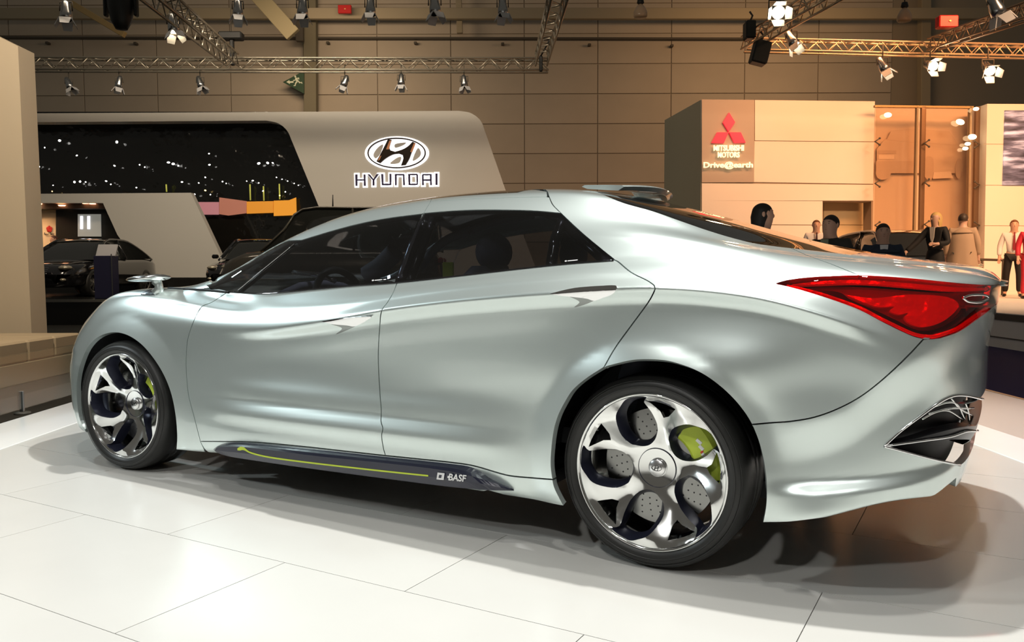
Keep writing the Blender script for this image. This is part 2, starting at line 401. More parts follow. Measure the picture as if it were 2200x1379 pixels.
# niche behind the opening
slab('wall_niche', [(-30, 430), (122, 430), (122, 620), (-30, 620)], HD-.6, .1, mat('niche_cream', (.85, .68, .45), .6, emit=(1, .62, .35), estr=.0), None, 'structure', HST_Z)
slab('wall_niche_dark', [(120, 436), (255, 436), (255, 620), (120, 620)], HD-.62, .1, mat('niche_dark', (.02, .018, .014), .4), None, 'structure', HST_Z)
area_lamp('niche_lamp', hall(hx(85, 460, HD-1.0)[0], HD-1.1, 3.0), hall(hx(85, 560, HD-.6)[0], HD-.6, 1.4), (1.6, .2), 170, (1, .6, .32))
sc = empty('display_case', hp(188, 505, HD-.75), H_RZ, 'bright glass display case in the dark niche above the black saloon', 'display case')
for nm, px, th, m_ in (('back_panel', [(167, 460), (216, 460), (217, 508), (167, 508)], .03, mat('case_grey', (.35, .35, .32), .3, emit=(.7, .7, .62), estr=.22)),):
    o = slab(nm, px, HD-.75, th, m_, sc); keepw(o)
for x in (174.5, 190):
    o = slab('light_tube', [(x-2.5, 464), (x+2.5, 464), (x+2.5, 492), (x-2.5, 492)], HD-.78, .03, mat('tube_light', (.9, .9, .9), .4, emit=(.9, .88, 1), estr=1.6), sc); keepw(o)
fl_ = empty('wall_logo', hp(106, 505, HD-.63), H_RZ, 'red flower mark with dark lettering on the cream niche wall', 'sign')
b = MB(); 
for k in range(5):
    a = 2*PI*k/5+.3; x, z = hx(106, 492, HD-.63); b.sphere((x+.05*math.cos(a), z+.05*math.sin(a), .0), (.045, .055, .012), 0, 8, 6)
o = b.build('flower', mat('flower_red', (.6, .03, .02), .5), fl_); setw(o, hm(HD-.63))
ink = mat('lettering_dark', (.03, .02, .015), .5)
for u, v, w_, h_ in ((96, 502, 1.2, 5), (99, 503.5, 2.2, 3.2), (102.5, 503.5, 1.6, 2.6), (105.5, 502.5, 1.0, 3), (109, 502, 1.2, 5), (112, 503, 2.6, 3.4), (115.5, 503, 1.6, 3.4)):
    b = MB().prism([hx(u-w_/2, v-h_/2, HD-.64), hx(u+w_/2, v-h_/2, HD-.64), hx(u+w_/2, v+h_/2, HD-.64), hx(u-w_/2, v+h_/2, HD-.64)], 0, .01, hm(HD-.64)); keepw(b.build('letter_stroke', ink, fl_))
for k, (u, v) in enumerate(((83, 439), (133, 442.5), (61, 445), (184, 437.5), (199, 438.5))):
    p = hp(u, v, HD-1.2); b = MB().lathe([(0, -.002), (.085, -.002), (.085, .02), (.11, .025)], 16); o = b.build('downlight', [mat('downlight_glow', (1, .7, .5), .4, emit=(1, .42, .2), estr=7)]); o.location = p
    tag(o, 'small glowing ceiling downlight over the opening in the grey screen wall', 'downlight', 'downlights over the niche')
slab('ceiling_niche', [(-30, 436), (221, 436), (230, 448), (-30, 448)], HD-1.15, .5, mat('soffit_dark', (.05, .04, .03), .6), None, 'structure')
# glowing orange and pink plates, painted reflections of other stands in the gloss wall
for nm, px, col, e, lab in (('reflection_panel', [(424, 434), (470, 434), (470, 461), (436, 461)], (.55, .24, .28), .28, 'pink lit panel low in the black recess'),  # painted reflection of a stand, no real panel
        ('reflection_panel', [(471, 424), (530, 432), (529, 458), (490, 463), (471, 460)], (.50, .20, .14), .26, 'salmon lit panel between the pink and orange ones'),  # painted reflection of a stand, no real panel
        ('reflection_panel', [(530, 433), (587, 432), (587, 457), (530, 459)], (.75, .30, .03), .38, 'orange lit panel next to the salmon one'),  # painted reflection of a stand, no real panel
        ('reflection_panel', [(588, 431), (621, 430), (636, 424), (637, 462), (588, 464)], (.80, .33, .03), .42, 'tallest orange lit panel beside the slanted frame')):  # painted reflection of a stand, no real panel
    o = slab(nm, px, HD+.70, .04, mat(nm+lab[:5], col, .5, emit=col, estr=e)); tag(o, lab, 'painted reflection')
# glowing beads that stand in for lamp reflections in the gloss wall
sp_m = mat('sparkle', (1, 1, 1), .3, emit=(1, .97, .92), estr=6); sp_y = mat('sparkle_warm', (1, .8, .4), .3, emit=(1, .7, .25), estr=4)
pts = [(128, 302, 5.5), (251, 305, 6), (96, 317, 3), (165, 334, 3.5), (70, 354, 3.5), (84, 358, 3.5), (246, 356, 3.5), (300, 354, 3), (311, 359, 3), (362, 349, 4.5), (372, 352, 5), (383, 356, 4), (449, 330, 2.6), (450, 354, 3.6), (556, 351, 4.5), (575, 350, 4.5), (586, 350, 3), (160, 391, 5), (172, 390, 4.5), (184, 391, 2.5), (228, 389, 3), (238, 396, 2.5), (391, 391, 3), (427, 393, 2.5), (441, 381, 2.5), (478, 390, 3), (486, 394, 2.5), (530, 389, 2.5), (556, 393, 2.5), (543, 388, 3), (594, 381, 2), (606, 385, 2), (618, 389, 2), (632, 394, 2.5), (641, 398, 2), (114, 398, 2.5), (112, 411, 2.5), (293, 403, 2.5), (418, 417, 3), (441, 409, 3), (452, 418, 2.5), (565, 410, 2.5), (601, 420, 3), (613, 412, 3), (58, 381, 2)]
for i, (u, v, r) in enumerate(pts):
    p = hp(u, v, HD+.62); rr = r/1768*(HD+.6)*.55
    o = MB().sphere((0, 0, 0), (rr*random.uniform(.8, 1.5), rr*.5, rr*random.uniform(.7, 1.0)), 0, 8, 6).build('glint_reflection', sp_y if v > 405 and i % 3 == 0 else sp_m); o.location = p; o.rotation_euler = (0, random.uniform(-.5, .5), H_RZ)
    tag(o, 'tiny glowing bead as a lamp reflection in the black recess of the grey arch', 'lamp', 'lamp reflections in the black recess')
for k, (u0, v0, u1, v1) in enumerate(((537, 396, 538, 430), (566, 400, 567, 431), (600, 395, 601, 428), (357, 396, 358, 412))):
    a, b2 = hp(u0, v0, HD+.66), hp(u1, v1, HD+.66); o = MB().tube(a, b2, .022, 6).build('streak_reflection', mat('streak_reflection', (.4, .4, .1), .4, emit=(.5, .5, .08), estr=.5)); tag(o, 'thin yellowish vertical streak of reflected light in the black recess', 'light rod', 'reflected light streaks in the black recess')  # glowing tubes drawn as light streaks reflected in the gloss wall
# sign: lit emblem
sg = empty('emblem_sign', hp(853, 330, HD-.02), H_RZ, 'chrome oval emblem with white halo above the lettering on the grey wall', 'sign')
X_, Z_ = hx(853, 329.5, HD); sc_ = HD/1768*62
hm_glow = mat('halo_white', (1, 1, 1), .4, emit=(1, .98, 1), estr=1.25)
b = MB(); n = 64; e1 = [(X_+sc_*1.10*math.cos(2*PI*i/n), Z_+sc_*.575*math.sin(2*PI*i/n)) for i in range(n)]; b.prism(e1, .005, .02); o = b.build('halo_plate', hm_glow, sg); setw(o, hm(HD))
b = MB(); emblem_later = (b, sc_, X_, Z_)
# grey windows of the halo, so the wall shows through the openings
lens_m = mat('halo_grey', (.5, .48, .45), .6)
def emb(px): return [( (u-853)/62*sc_+X_, -(v-329.5)/62*sc_+Z_) for u, v in px]
for c_ in (catmull([(803, 332), (812, 318), (824, 311), (818, 330), (808, 340)], 4, True), catmull([(850, 310), (872, 307), (866, 313), (850, 318)], 4, True), catmull([(838, 351), (853, 339), (862, 338), (857, 350)], 4, True), catmull([(886, 345), (897, 319), (904, 328), (900, 338)], 4, True)):
    b = MB().prism(emb([tuple(p) for p in c_]), .02, .024); o = b.build('halo_opening', lens_m, sg); setw(o, hm(HD))
# emblem ring and slanted letter, proud of the halo
EM = hm(HD) @ Matrix.Translation((X_, Z_, .05))
ch = mat('emblem_chrome', (.10, .075, .06), .16, .9)
ring = MB(); n = 72
ov = []
for a_, c2 in ((1.0, .52), (.955, .478)):
    ov.append([(sc_*a_*math.cos(2*PI*i/n), sc_*c2*math.sin(2*PI*i/n)) for i in range(n)])
v = [EM@Vector((x, y, h)) for h in (-.03, .05) for q in ov for x, y in q]
f = []
for i in range(n):
    j = (i+1) % n; f += [(2*n+i, 2*n+j, 3*n+j, 3*n+i), (i, j, 2*n+j, 2*n+i), (n+j, n+i, 3*n+i, 3*n+j)]
ring.add(v, f); keepw(ring.build('emblem_ring', ch, sg))
def stroke_poly(px): return [((u-853)/62*sc_, -(v-329.5)/62*sc_) for u, v in px]
Hpx = [tuple(p) for p in catmull([(835, 301), (826, 318), (818, 333), (810, 347)], 4)]+[tuple(p) for p in catmull([(818, 351), (830, 341), (845, 333), (858, 331)], 4)]+[tuple(p) for p in catmull([(866, 334), (867, 342), (862, 356)], 4)]+[tuple(p) for p in catmull([(872, 355), (880, 342), (886, 326), (893, 309)], 4)]+[tuple(p) for p in catmull([(887, 306), (878, 315), (866, 322), (850, 327)], 4)]+[tuple(p) for p in catmull([(840, 324), (838, 317), (843, 302)], 4)]
poly = stroke_poly(Hpx); cl = [poly[0]]
for p in poly[1:]:
    if abs(p[0]-cl[-1][0])+abs(p[1]-cl[-1][1]) > .002: cl.append(p)
tri = delaunay_2d_cdt([Vector(p) for p in cl], [(i, (i+1) % len(cl)) for i in range(len(cl))], [], 1, 1e-9)
b = MB(); V2 = [tuple(p) for p in tri[0]]; b.add([EM@Vector((x, y, .055)) for x, y in V2], [tuple(f) for f in tri[2]]); k = len(cl)
b.add([EM@Vector((x, y, h)) for h in (-.03, .055) for x, y in cl], [(i, (i+1) % k, k+(i+1) % k, k+i) for i in range(k)]); keepw(b.build('emblem_letter', ch, sg))
for px in ([(838, 304), (842, 303), (837, 322), (831, 322)], [(890, 309), (893.5, 310), (886, 329), (882, 327)], [(817, 337), (821, 335), (817, 344), (813, 346)]):
    b = MB().prism(stroke_poly(px), .055, .058); o = b.build('emblem_glint', mat('emblem_glint_tint', (.55, .25, .13), .3, .6)); o.parent = sg; setw(o, EM)  # coloured slivers painted as warm glints on the chrome letter
# lettering in strokes, each letter a part with its halo
lt = empty('lettering_sign', hp(853, 402, HD-.02), H_RZ, 'dark blue squared lettering with white halo under the oval emblem', 'sign')
k9 = 1/9.85
def U(x, y): return (740+x*k9, 280+y*k9)
LET = {
 'H': [[(238, 938), (288, 938), (285, 1180), (245, 1180)], [(415, 938), (455, 938), (462, 1180), (420, 1180)], [(280, 1040), (425, 1040), (425, 1070), (280, 1070)]],
 'Y': [[(495, 935), (545, 935), (642, 1058), (605, 1062)], [(690, 930), (738, 930), (642, 1062), (612, 1048)], [(605, 1050), (645, 1050), (645, 1172), (605, 1172)]],
 'U': [[(785, 930), (830, 930), (835, 1168), (800, 1168)], [(960, 925), (1002, 925), (1000, 1165), (965, 1165)], [(800, 1132), (1000, 1132), (985, 1168), (800, 1168)]],
 'N': [[(1072, 928), (1115, 928), (1112, 1168), (1080, 1168)], [(1245, 928), (1275, 935), (1288, 1165), (1250, 1165)], [(1072, 928), (1265, 928), (1282, 960), (1072, 960)]],
 'D': [[(1355, 925), (1398, 925), (1400, 1165), (1362, 1165)], [(1525, 925), (1562, 940), (1562, 1150), (1535, 1165)], [(1355, 925), (1545, 925), (1560, 955), (1355, 955)], [(1362, 1132), (1560, 1132), (1540, 1165), (1362, 1165)]],
 'A': [[(1645, 950), (1680, 930), (1688, 1165), (1648, 1165)], [(1812, 930), (1852, 930), (1855, 1165), (1820, 1165)], [(1660, 930), (1850, 930), (1850, 960), (1650, 960)], [(1650, 1040), (1850, 1040), (1850, 1075), (1650, 1075)]],
 'I': [[(1930, 918), (1975, 918), (1975, 1160), (1932, 1160)]]}
navy = mat('letter_navy', (.020, .012, .06), .35)
for c_, strokes in LET.items():
    b = MB(); h_ = MB()
    for s in strokes:
        q = [hx(*U(*p), HD) for p in s]; b.prism(q, .05, .09, hm(HD))
        cx, cz = sum(p[0] for p in q)/4, sum(p[1] for p in q)/4
        xs, zs = [p[0] for p in q], [p[1] for p in q]; gx, gz = 1+.075/max(.05, (max(xs)-min(xs))), 1+.075/max(.05, (max(zs)-min(zs)))
        h_.prism([(cx+(p[0]-cx)*(1+.095/max(.05, max(xs)-min(xs))), cz+(p[1]-cz)*(1+.095/max(.05, max(zs)-min(zs)))) for p in q], .004, .02, hm(HD))
    lo = b.build('letter', navy, lt); keepw(lo)
    ho = h_.build('halo', hm_glow, lo)
    keepw(ho)

# ------------------------------------------------------------------ right neighbour stand
MD = 22.0
px_ = [(1508, 213.5), (1880, 217.5), (1873, 660), (1507, 660)]
w = slab('wall_stand', [(1508, 213.5), (1880, 217.5), (1876, 436), (1873, 660), (1870, 660), (1872, 433), (1768, 432), (1766, 660), (1507, 660)], MD, .5, mat('joint_peach', (.35, .27, .2), .6), None, 'structure', STAGE_Z)
# facing panels on the wall, joints between them
def facing(px, m=M_CREAM, nm='facing_panel', d=.03):
    o = slab(nm, px, MD-d, d, m, w); return o
facing([(1622, 214.8), (1879.5, 217.6), (1878, 303.7), (1622, 301.7)]); facing([(1621, 303.2), (1878, 305.2), (1876, 395), (1619.5, 391)]); 
facing([(1508, 393.5), (1876, 397), (1876, 431), (1508, 431)]); facing([(1508, 431), (1767, 432), (1766.5, 483), (1508, 481)]); facing([(1508, 482.5), (1766.5, 484.5), (1766, 660), (1508, 660)])
sp = facing([(1508, 213.5), (1621, 214.5), (1620, 391.5), (1508, 392)], mat('sign_grey_brown', (.42, .36, .31), .5), 'sign_panel', .05)
slab('wall_side', [(1508, 213.5), (1507, 660), (1506, 660), (1506.5, 213.5)], MD-.0, .05, M_GREYW, None, 'structure', STAGE_Z)
# side wall receding to the back
a0, a1 = hx(1507.5, 213.5, MD), hx(1428, 258, MD*1.14)
v = [hall(a0[0], MD, STAGE_Z), hall(a1[0], MD*1.14, STAGE_Z), hall(a1[0], MD*1.14, a1[1]), hall(a0[0], MD, a0[1])]
v2 = [p+H_R*.2 for p in v]
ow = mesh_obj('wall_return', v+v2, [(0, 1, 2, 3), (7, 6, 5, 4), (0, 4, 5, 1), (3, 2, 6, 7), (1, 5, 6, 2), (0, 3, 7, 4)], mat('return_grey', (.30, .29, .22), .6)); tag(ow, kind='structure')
slab('wall_alcove', [(1760, 428), (1880, 428), (1880, 660), (1760, 660)], MD+.7, .1, mat('alcove_khaki', (.62, .50, .30), .6), None, 'structure', STAGE_Z)
for px in ([(1770, 436), (1872, 436), (1872, 483), (1770, 482)], [(1770, 484), (1872, 484.5), (1872, 560), (1770, 560)]): 
    o = slab('alcove_panel', px, MD+.67, .03, MATS['alcove_khaki'], w)
# three diamonds
dm = empty('diamond_sign', hp(1566, 306, MD-.08), H_RZ, 'glowing red emblem of three diamonds on the grey brown panel', 'sign')
red = mat('diamond_red', (.9, .02, .06), .4, emit=(1, .018, .05), estr=.6)
k6 = 1/6.567
def V_(x, y): return (1420+x*k6, 200+y*k6)
for q in ([(962, 272), (1048, 410), (958, 548), (875, 412)], [(795, 552), (955, 552), (888, 705), (715, 700)], [(965, 552), (1128, 552), (1196, 698), (1035, 702)]):
    b = MB().prism([hx(*V_(*p), MD-.12) for p in q], -.06, 0, hm(MD-.12)); o = b.build('diamond', red, dm); keepw(o)
def sign_text(name, body, u0, u1, vb, hpx, m, label, bold=.012, D=MD-.12, spacing=1.0):
    X0, Z0 = hx(u0, vb, D); X1, Z1 = hx(u1, vb, D)
    t = text_obj(name, body, 1.0, m, None, .02, 0, bold, spacing, 'LEFT'); me = t.data
    co = np.array([v.co[:] for v in me.vertices]); mn, mx = co.min(0), co.max(0)
    H = hpx/1768*D*1.0
    for v in me.vertices: v.co.x = (v.co.x-mn[0])/(mx[0]-mn[0])*(X1-X0); v.co.y = (v.co.y-mn[1])/(mx[1]-mn[1])*H; v.co.z = (v.co.z-mn[2])*1.0
    t.matrix_world = hm(D) @ Matrix.Translation((X0, Z0, 0)); return tag(t, label, 'sign')
lit = mat('letters_lit', (1, .95, .7), .4, emit=(1, .86, .52), estr=.9)
sign_text('stand_lettering', 'MITSUBISHI', 1532.5, 1597.5, 324.5, 12.3, lit, 'glowing cream capitals right under the red diamonds', .025)
sign_text('stand_lettering', 'MOTORS', 1541.5, 1588.5, 338.8, 12.0, lit, 'shorter row of glowing cream capitals above the slogan', .025)
sign_text('slogan_lettering', 'Drive@earth', 1511, 1617, 364, 16, lit, 'glowing cream slogan in large and small letters on the panel', .022)
# glass screen with posts
gw = empty('glass_screen', hall(hx(1990, 400, MD)[0], MD, STAGE_Z), H_RZ, 'tall glass screen of panes between steel posts beside the cream wall', 'glass screen')
gm = glass('screen_glass', (.93, .88, .82), 0, 1, 1.4)
for px in ([(1882, 229), (1972, 230), (1966, 660), (1876, 660)], [(1988, 231), (2086, 233), (2080, 660), (1980, 660)]):
    o = slab('pane', px, MD-.6, .012, gm, gw); keepw(o)
for u, ub, wd, m_ in ((1972, 1962, 4, M_STEEL), (1985.5, 1977, 9, mat('post_bronze', (.20, .13, .08), .4, .5)), (2086.5, 2078, 4.5, M_STEEL), (2103, 2092, 10, MATS['post_bronze'])):
    o = slab('post', [(u-wd/2, 229), (u+wd/2, 229), (ub+wd/2, 660), (ub-wd/2, 660)], MD-.5, .1, m_, gw); keepw(o)
o = slab('head_rail', [(1880, 225.5), (2092, 228), (2092, 232.5), (1880, 230)], MD-.5, .1, mat('rail_bronze', (.25, .18, .08), .4, .5), gw); keepw(o)
for u, vs in ((1986, (308, 392, 482)), (1880, (304, 394, 484)), (2104, (310, 397, 484))):
    for v in vs:
        sg_ = 1 if u < 2100 else -1; p0 = hp(u, v, MD-.62)
        b = MB()
        for du, dv in ((10*sg_, -7), (10*sg_, 7)): b.tube(p0, hp(u+du, v+dv, MD-.62), .016, 6); b.sphere(hp(u+du, v+dv, MD-.62), .03, 0, 8, 6)
        b.tube(p0, hp(u, v, MD-.45), .02, 6)
        o = b.build('spider_fitting', M_STEEL_D, gw); keepw(o)
# wall behind the panes with a faint print of an off-road car
slab('wall_print', [(1874, 232), (2112, 232), (2112, 660), (1874, 660)], MD+.4, .1, mat('print_peach', (.80, .66, .53), .6), None, 'structure', STAGE_Z)
pr = empty('wall_print_car', hp(1980, 380, MD+.35), H_RZ, 'faint brown printed off-road car on the wall behind the glass', 'wall print')
pm1, pm2, pm3 = mat('print_brown', (.72, .575, .45), .6), mat('print_brown_dark', (.64, .50, .385), .6), mat('print_light', (.86, .72, .58), .6)
for nm, px, m_, dd in (('print_body', [(1884, 320), (1900, 300), (1950, 296), (1966, 305), (2060, 312), (2070, 345), (2068, 372), (1884, 372)], pm1, .30), ('print_roof', [(1905, 300), (1915, 280), (1960, 276), (2040, 282), (2060, 312), (1960, 306)], pm1, .295),
      ('print_grille', [(1887, 323), (1926, 323), (1926, 330), (1887, 330)], pm2, .29), ('print_plate', [(1888, 333), (1921, 333), (1921, 342), (1888, 342)], pm3, .29), ('print_bumper', [(1882, 346), (1962, 346), (1962, 372), (1882, 372)], pm2, .288),
      ('print_tyre', [tuple(p) for p in catmull([(1884, 366), (1914, 366), (1908, 382), (1894, 386), (1884, 380)], 4, True)], pm2, .285), ('print_tyre', [tuple(p) for p in catmull([(1992, 336), (2005, 342), (2004, 380), (1992, 386), (1984, 370), (1984, 348)], 4, True)], pm2, .285), ('print_tyre', [tuple(p) for p in catmull([(2058, 342), (2066, 345), (2064, 378), (2056, 382), (2052, 362)], 4, True)], pm2, .285), ('print_gap', [(2006, 370), (2042, 368), (2048, 382), (2004, 384)], pm3, .285)):
    o = slab(nm, px, MD+dd, .004, m_, pr); keepw(o)
# right hand wall with screen
w2 = slab('wall_stand_right', [(2121, 223), (2300, 224), (2300, 660), (2112, 660)], MD-.8, .9, M_CREAM, None, 'structure', STAGE_Z)
for v in (309, 397, 484):
    o = slab('wall_joint', [(2114, v), (2300, v+1), (2300, v+2), (2114, v+1)], MD-.805, .006, mat('joint_peach', (.35, .27, .2), .6), w2)
def screen_mat():
    m = bpy.data.materials.new('screen_landscape'); m.use_nodes = True; nt = m.node_tree; b = nt.nodes['Principled BSDF']
    tc = nt.nodes.new('ShaderNodeTexCoord'); mp = nt.nodes.new('ShaderNodeMapping'); mp.inputs['Scale'].default_value = (.5, 1, 4)
    n = nt.nodes.new('ShaderNodeTexNoise'); n.inputs['Scale'].default_value = 1.6; n.inputs['Detail'].default_value = 6
    r = nt.nodes.new('ShaderNodeValToRGB'); e = r.color_ramp.elements; e[0].position = .38; e[0].color = (.035, .03, .035, 1); e[1].position = .66; e[1].color = (.55, .52, .60, 1); x = e.new(.5); x.color = (.12, .11, .14, 1)
    nt.links.new(tc.outputs['Object'], mp.inputs['Vector']); nt.links.new(mp.outputs['Vector'], n.inputs['Vector']); nt.links.new(n.outputs['Fac'], r.inputs['Fac'])
    nt.links.new(r.outputs['Color'], b.inputs['Base Color']); nt.links.new(r.outputs['Color'], b.inputs['Emission Color']); b.inputs['Emission Strength'].default_value = .8; b.inputs['Roughness'].default_value = .3
    return m
o = slab('wall_screen_picture', [(2160, 237), (2300, 237), (2300, 398), (2155, 397)], MD-.84, .05, screen_mat()); tag(o, 'large screen showing a snowy grey landscape on the cream wall', 'screen')
# railing on the stage
rl = empty('railing', hall(hx(2150, 560, 19.6)[0], 19.6, STAGE_Z), H_RZ, 'low dark rail on short posts behind the man in the white shirt', 'railing')
a, b_ = hx(2060, 556, 19.8), hx(2160, 559, 19.8)
o = MB().tube(hall(a[0], 19.8, a[1]), hall(b_[0], 19.8, b_[1]), .03, 8).build('rail', M_STEEL_D, rl); keepw(o)
for t in (0.05, .5, .95):
    X = a[0]+(b_[0]-a[0])*t; o = MB().tube(hall(X, 19.8, STAGE_Z), hall(X, 19.8, a[1]), .025, 8).build('post', M_STEEL_D, rl); keepw(o)
# lamps on the glass screen
for u, v, r, lab in ((1907.5, 247, 8, 'oval warm lamp glowing high on the first glass pane'), (2063, 262, 9, 'slanted warm lamp glowing on the second glass pane'), (2089, 294, 9, 'bright round lamp at the bronze post'), (2079, 309, 6, 'upper of two small lamps left of the bronze post'), (2074, 319, 6, 'lower of two small lamps left of the bronze post'), (2097, 234, 6, 'small lamp at the head of the bronze post')):
    o = MB().sphere((0, 0, 0), (r/1768*MD, .05, r*.62/1768*MD), 0, 12, 8).build('stand_lamp', mat('lamp_warm_glow', (1, .9, .7), .4, emit=(1, .72, .40), estr=6)); o.location = hp(u, v, MD-.72); o.rotation_euler = (0, .25 if 'slanted' in lab else 0, H_RZ)
    tag(o, lab, 'lamp', 'lamps of the right stand')

# ------------------------------------------------------------------ concept car: one smooth body surface, cut into panels
def pchip(x, y, q):
    x = np.asarray(x, float); y = np.asarray(y, float); q = np.asarray(q, float)
    h = np.diff(x); d = np.diff(y)/h; n = len(x); m = np.zeros(n)
    if n == 2: return y[0]+d[0]*(q-x[0])
    for i in range(1, n-1):
        if d[i-1]*d[i] > 0:
            w1 = 2*h[i]+h[i-1]; w2 = h[i]+2*h[i-1]; m[i] = (w1+w2)/(w1/d[i-1]+w2/d[i])
    m[0] = d[0]; m[-1] = d[-1]
    i = np.clip(np.searchsorted(x, q)-1, 0, n-2); t = (q-x[i])/h[i]
    return ((2*t**3-3*t**2+1)*y[i]+(t**3-2*t**2+t)*h[i]*m[i]+(-2*t**3+3*t**2)*y[i+1]+(t**3-t**2)*h[i]*m[i+1])
def sstep(a, b, x):
    t = np.clip((x-a)/(b-a), 0, 1); return t*t*(3-2*t)

# longitudinal feature lines: (x, half width, z); tail x; nose x, nose z
CAR_LINES = [
 # sill edge
 ([(-3.3,.83,.15),(-3.1,.865,.15),(-2.85,.87,.15),(-2.4,.885,.15),(-2.1,.885,.168),(-1.35,.885,.17),(-.8,.89,.18),(-.3,.90,.18),(.1,.91,.19),(.4,.905,.217),(.69,.865,.309),(.85,.80,.364)], .93, -3.56, .18),
 # lower bulge
 ([(-3.3,.865,.28),(-3.1,.885,.30),(-2.85,.88,.30),(-2.4,.895,.28),(-1.9,.925,.31),(-1.35,.935,.33),(-.8,.935,.335),(-.45,.915,.335),(-.3,.915,.335),(0,.93,.33),(.4,.925,.33),(.69,.885,.40),(.85,.82,.44)], .95, -3.62, .30),
 # door hollow
 ([(-3.3,.868,.45),(-3.1,.888,.50),(-2.85,.885,.52),(-2.4,.89,.50),(-1.9,.905,.50),(-1.35,.912,.52),(-.8,.912,.52),(-.4,.915,.52),(0,.928,.52),(.4,.918,.52),(.69,.885,.58),(.85,.83,.60)], .98, -3.64, .45),
 # just under the crease
 ([(-3.3,.85,.58),(-3.1,.88,.65),(-2.85,.885,.71),(-2.5,.89,.72),(-2.2,.895,.71),(-1.97,.898,.707),(-1.43,.918,.765),(-1.11,.928,.817),(-.71,.936,.865),(-.35,.942,.895),(.03,.935,.915),(.32,.926,.895),(.6,.908,.825),(.78,.87,.76),(.88,.83,.72)], .98, -3.63, .58),
 # crease
 ([(-3.3,.83,.65),(-3.1,.872,.72),(-2.85,.882,.775),(-2.5,.888,.78),(-2.2,.895,.765),(-1.97,.902,.757),(-1.43,.925,.81),(-1.11,.935,.862),(-.71,.942,.909),(-.35,.947,.939),(.03,.947,.96),(.32,.938,.94),(.6,.905,.867),(.78,.865,.80),(.88,.825,.775)], .985, -3.61, .63),
 # shoulder
 ([(-3.3,.775,.755),(-3.1,.84,.825),(-2.85,.858,.875),(-2.44,.85,.878),(-2.06,.865,.845),(-1.43,.912,.862),(-1.11,.924,.908),(-.71,.931,.955),(-.35,.931,.986),(.03,.926,1.002),(.32,.908,.985),(.6,.873,.945),(.78,.838,.91),(.9,.795,.895)], 1.006, -3.57, .70),
 # belt
 ([(-3.3,.69,.832),(-3.1,.765,.893),(-2.85,.80,.925),(-2.5,.808,.926),(-2.12,.83,.920),(-1.86,.835,.921),(-1.5,.835,.95),(-1.12,.835,.974),(-.54,.835,1.026),(-.16,.835,1.055),(.1,.842,1.05),(.4,.845,1.02),(.65,.835,1.0),(.89,.765,.978)], 1.014, -3.52, .76),
 # window middle
 ([(-3.3,.55,.86),(-3.1,.62,.91),(-2.85,.68,.935),(-2.5,.74,.94),(-2.2,.775,.985),(-1.9,.762,1.04),(-1.5,.755,1.075),(-1.12,.755,1.11),(-.54,.755,1.145),(-.16,.765,1.15),(.1,.757,1.12),(.4,.74,1.06),(.65,.71,1.035),(.89,.63,1.01)], 1.014, -3.46, .80),
 # window top
 ([(-3.3,.42,.875),(-3.1,.47,.915),(-2.85,.57,.935),(-2.5,.68,.95),(-2.2,.715,1.03),(-1.9,.675,1.15),(-1.65,.66,1.196),(-1.38,.66,1.24),(-1.12,.66,1.262),(-.81,.66,1.265),(-.45,.66,1.239),(-.16,.655,1.20),(.1,.645,1.14),(.4,.63,1.075),(.65,.59,1.05),(.89,.5,1.02)], 1.014, -3.42, .82),
 # rail top / edge of the rear glass
 ([(-3.3,.30,.882),(-3.1,.36,.925),(-2.85,.47,.94),(-2.5,.64,.955),(-2.35,.68,.975),(-2.13,.655,1.085),(-1.9,.61,1.19),(-1.63,.56,1.275),(-1.3,.54,1.318),(-.9,.54,1.335),(-.5,.55,1.328),(-.34,.55,1.315),(-.13,.55,1.253),(.16,.55,1.14),(.29,.55,1.106),(.58,.52,1.069),(.89,.42,1.03)], 1.014, -3.41, .835),
 # roof between
 ([(-3.3,.15,.89),(-3.1,.18,.935),(-2.85,.24,.955),(-2.5,.33,1.01),(-2.2,.33,1.14),(-1.9,.32,1.26),(-1.63,.3,1.33),(-1.3,.28,1.368),(-.9,.28,1.38),(-.5,.28,1.362),(-.34,.28,1.333),(-.13,.28,1.272),(.16,.28,1.185),(.29,.28,1.145),(.58,.27,1.080),(.89,.22,1.036)], 1.014, -3.40, .84),
 # centre line
 ([(-3.3,0,.892),(-3.1,0,.935),(-2.85,0,.958),(-2.6,0,.99),(-2.2,0,1.16),(-1.9,0,1.275),(-1.63,0,1.342),(-1.3,0,1.383),(-.9,0,1.393),(-.5,0,1.373),(-.34,0,1.338),(-.13,0,1.28),(.16,0,1.198),(.29,0,1.155),(.58,0,1.085),(.89,0,1.038)], 1.014, -3.40, .845),
]
W_STEPS = [.06, .16, .19, .30, .05, .07, .08, .14, .16, .14, .27, .28]
XS = np.array([-3.3,-3.1,-2.85,-2.6,-2.35,-2.1,-1.85,-1.6,-1.3,-1.0,-.7,-.4,-.15,.1,.3,.5,.68])
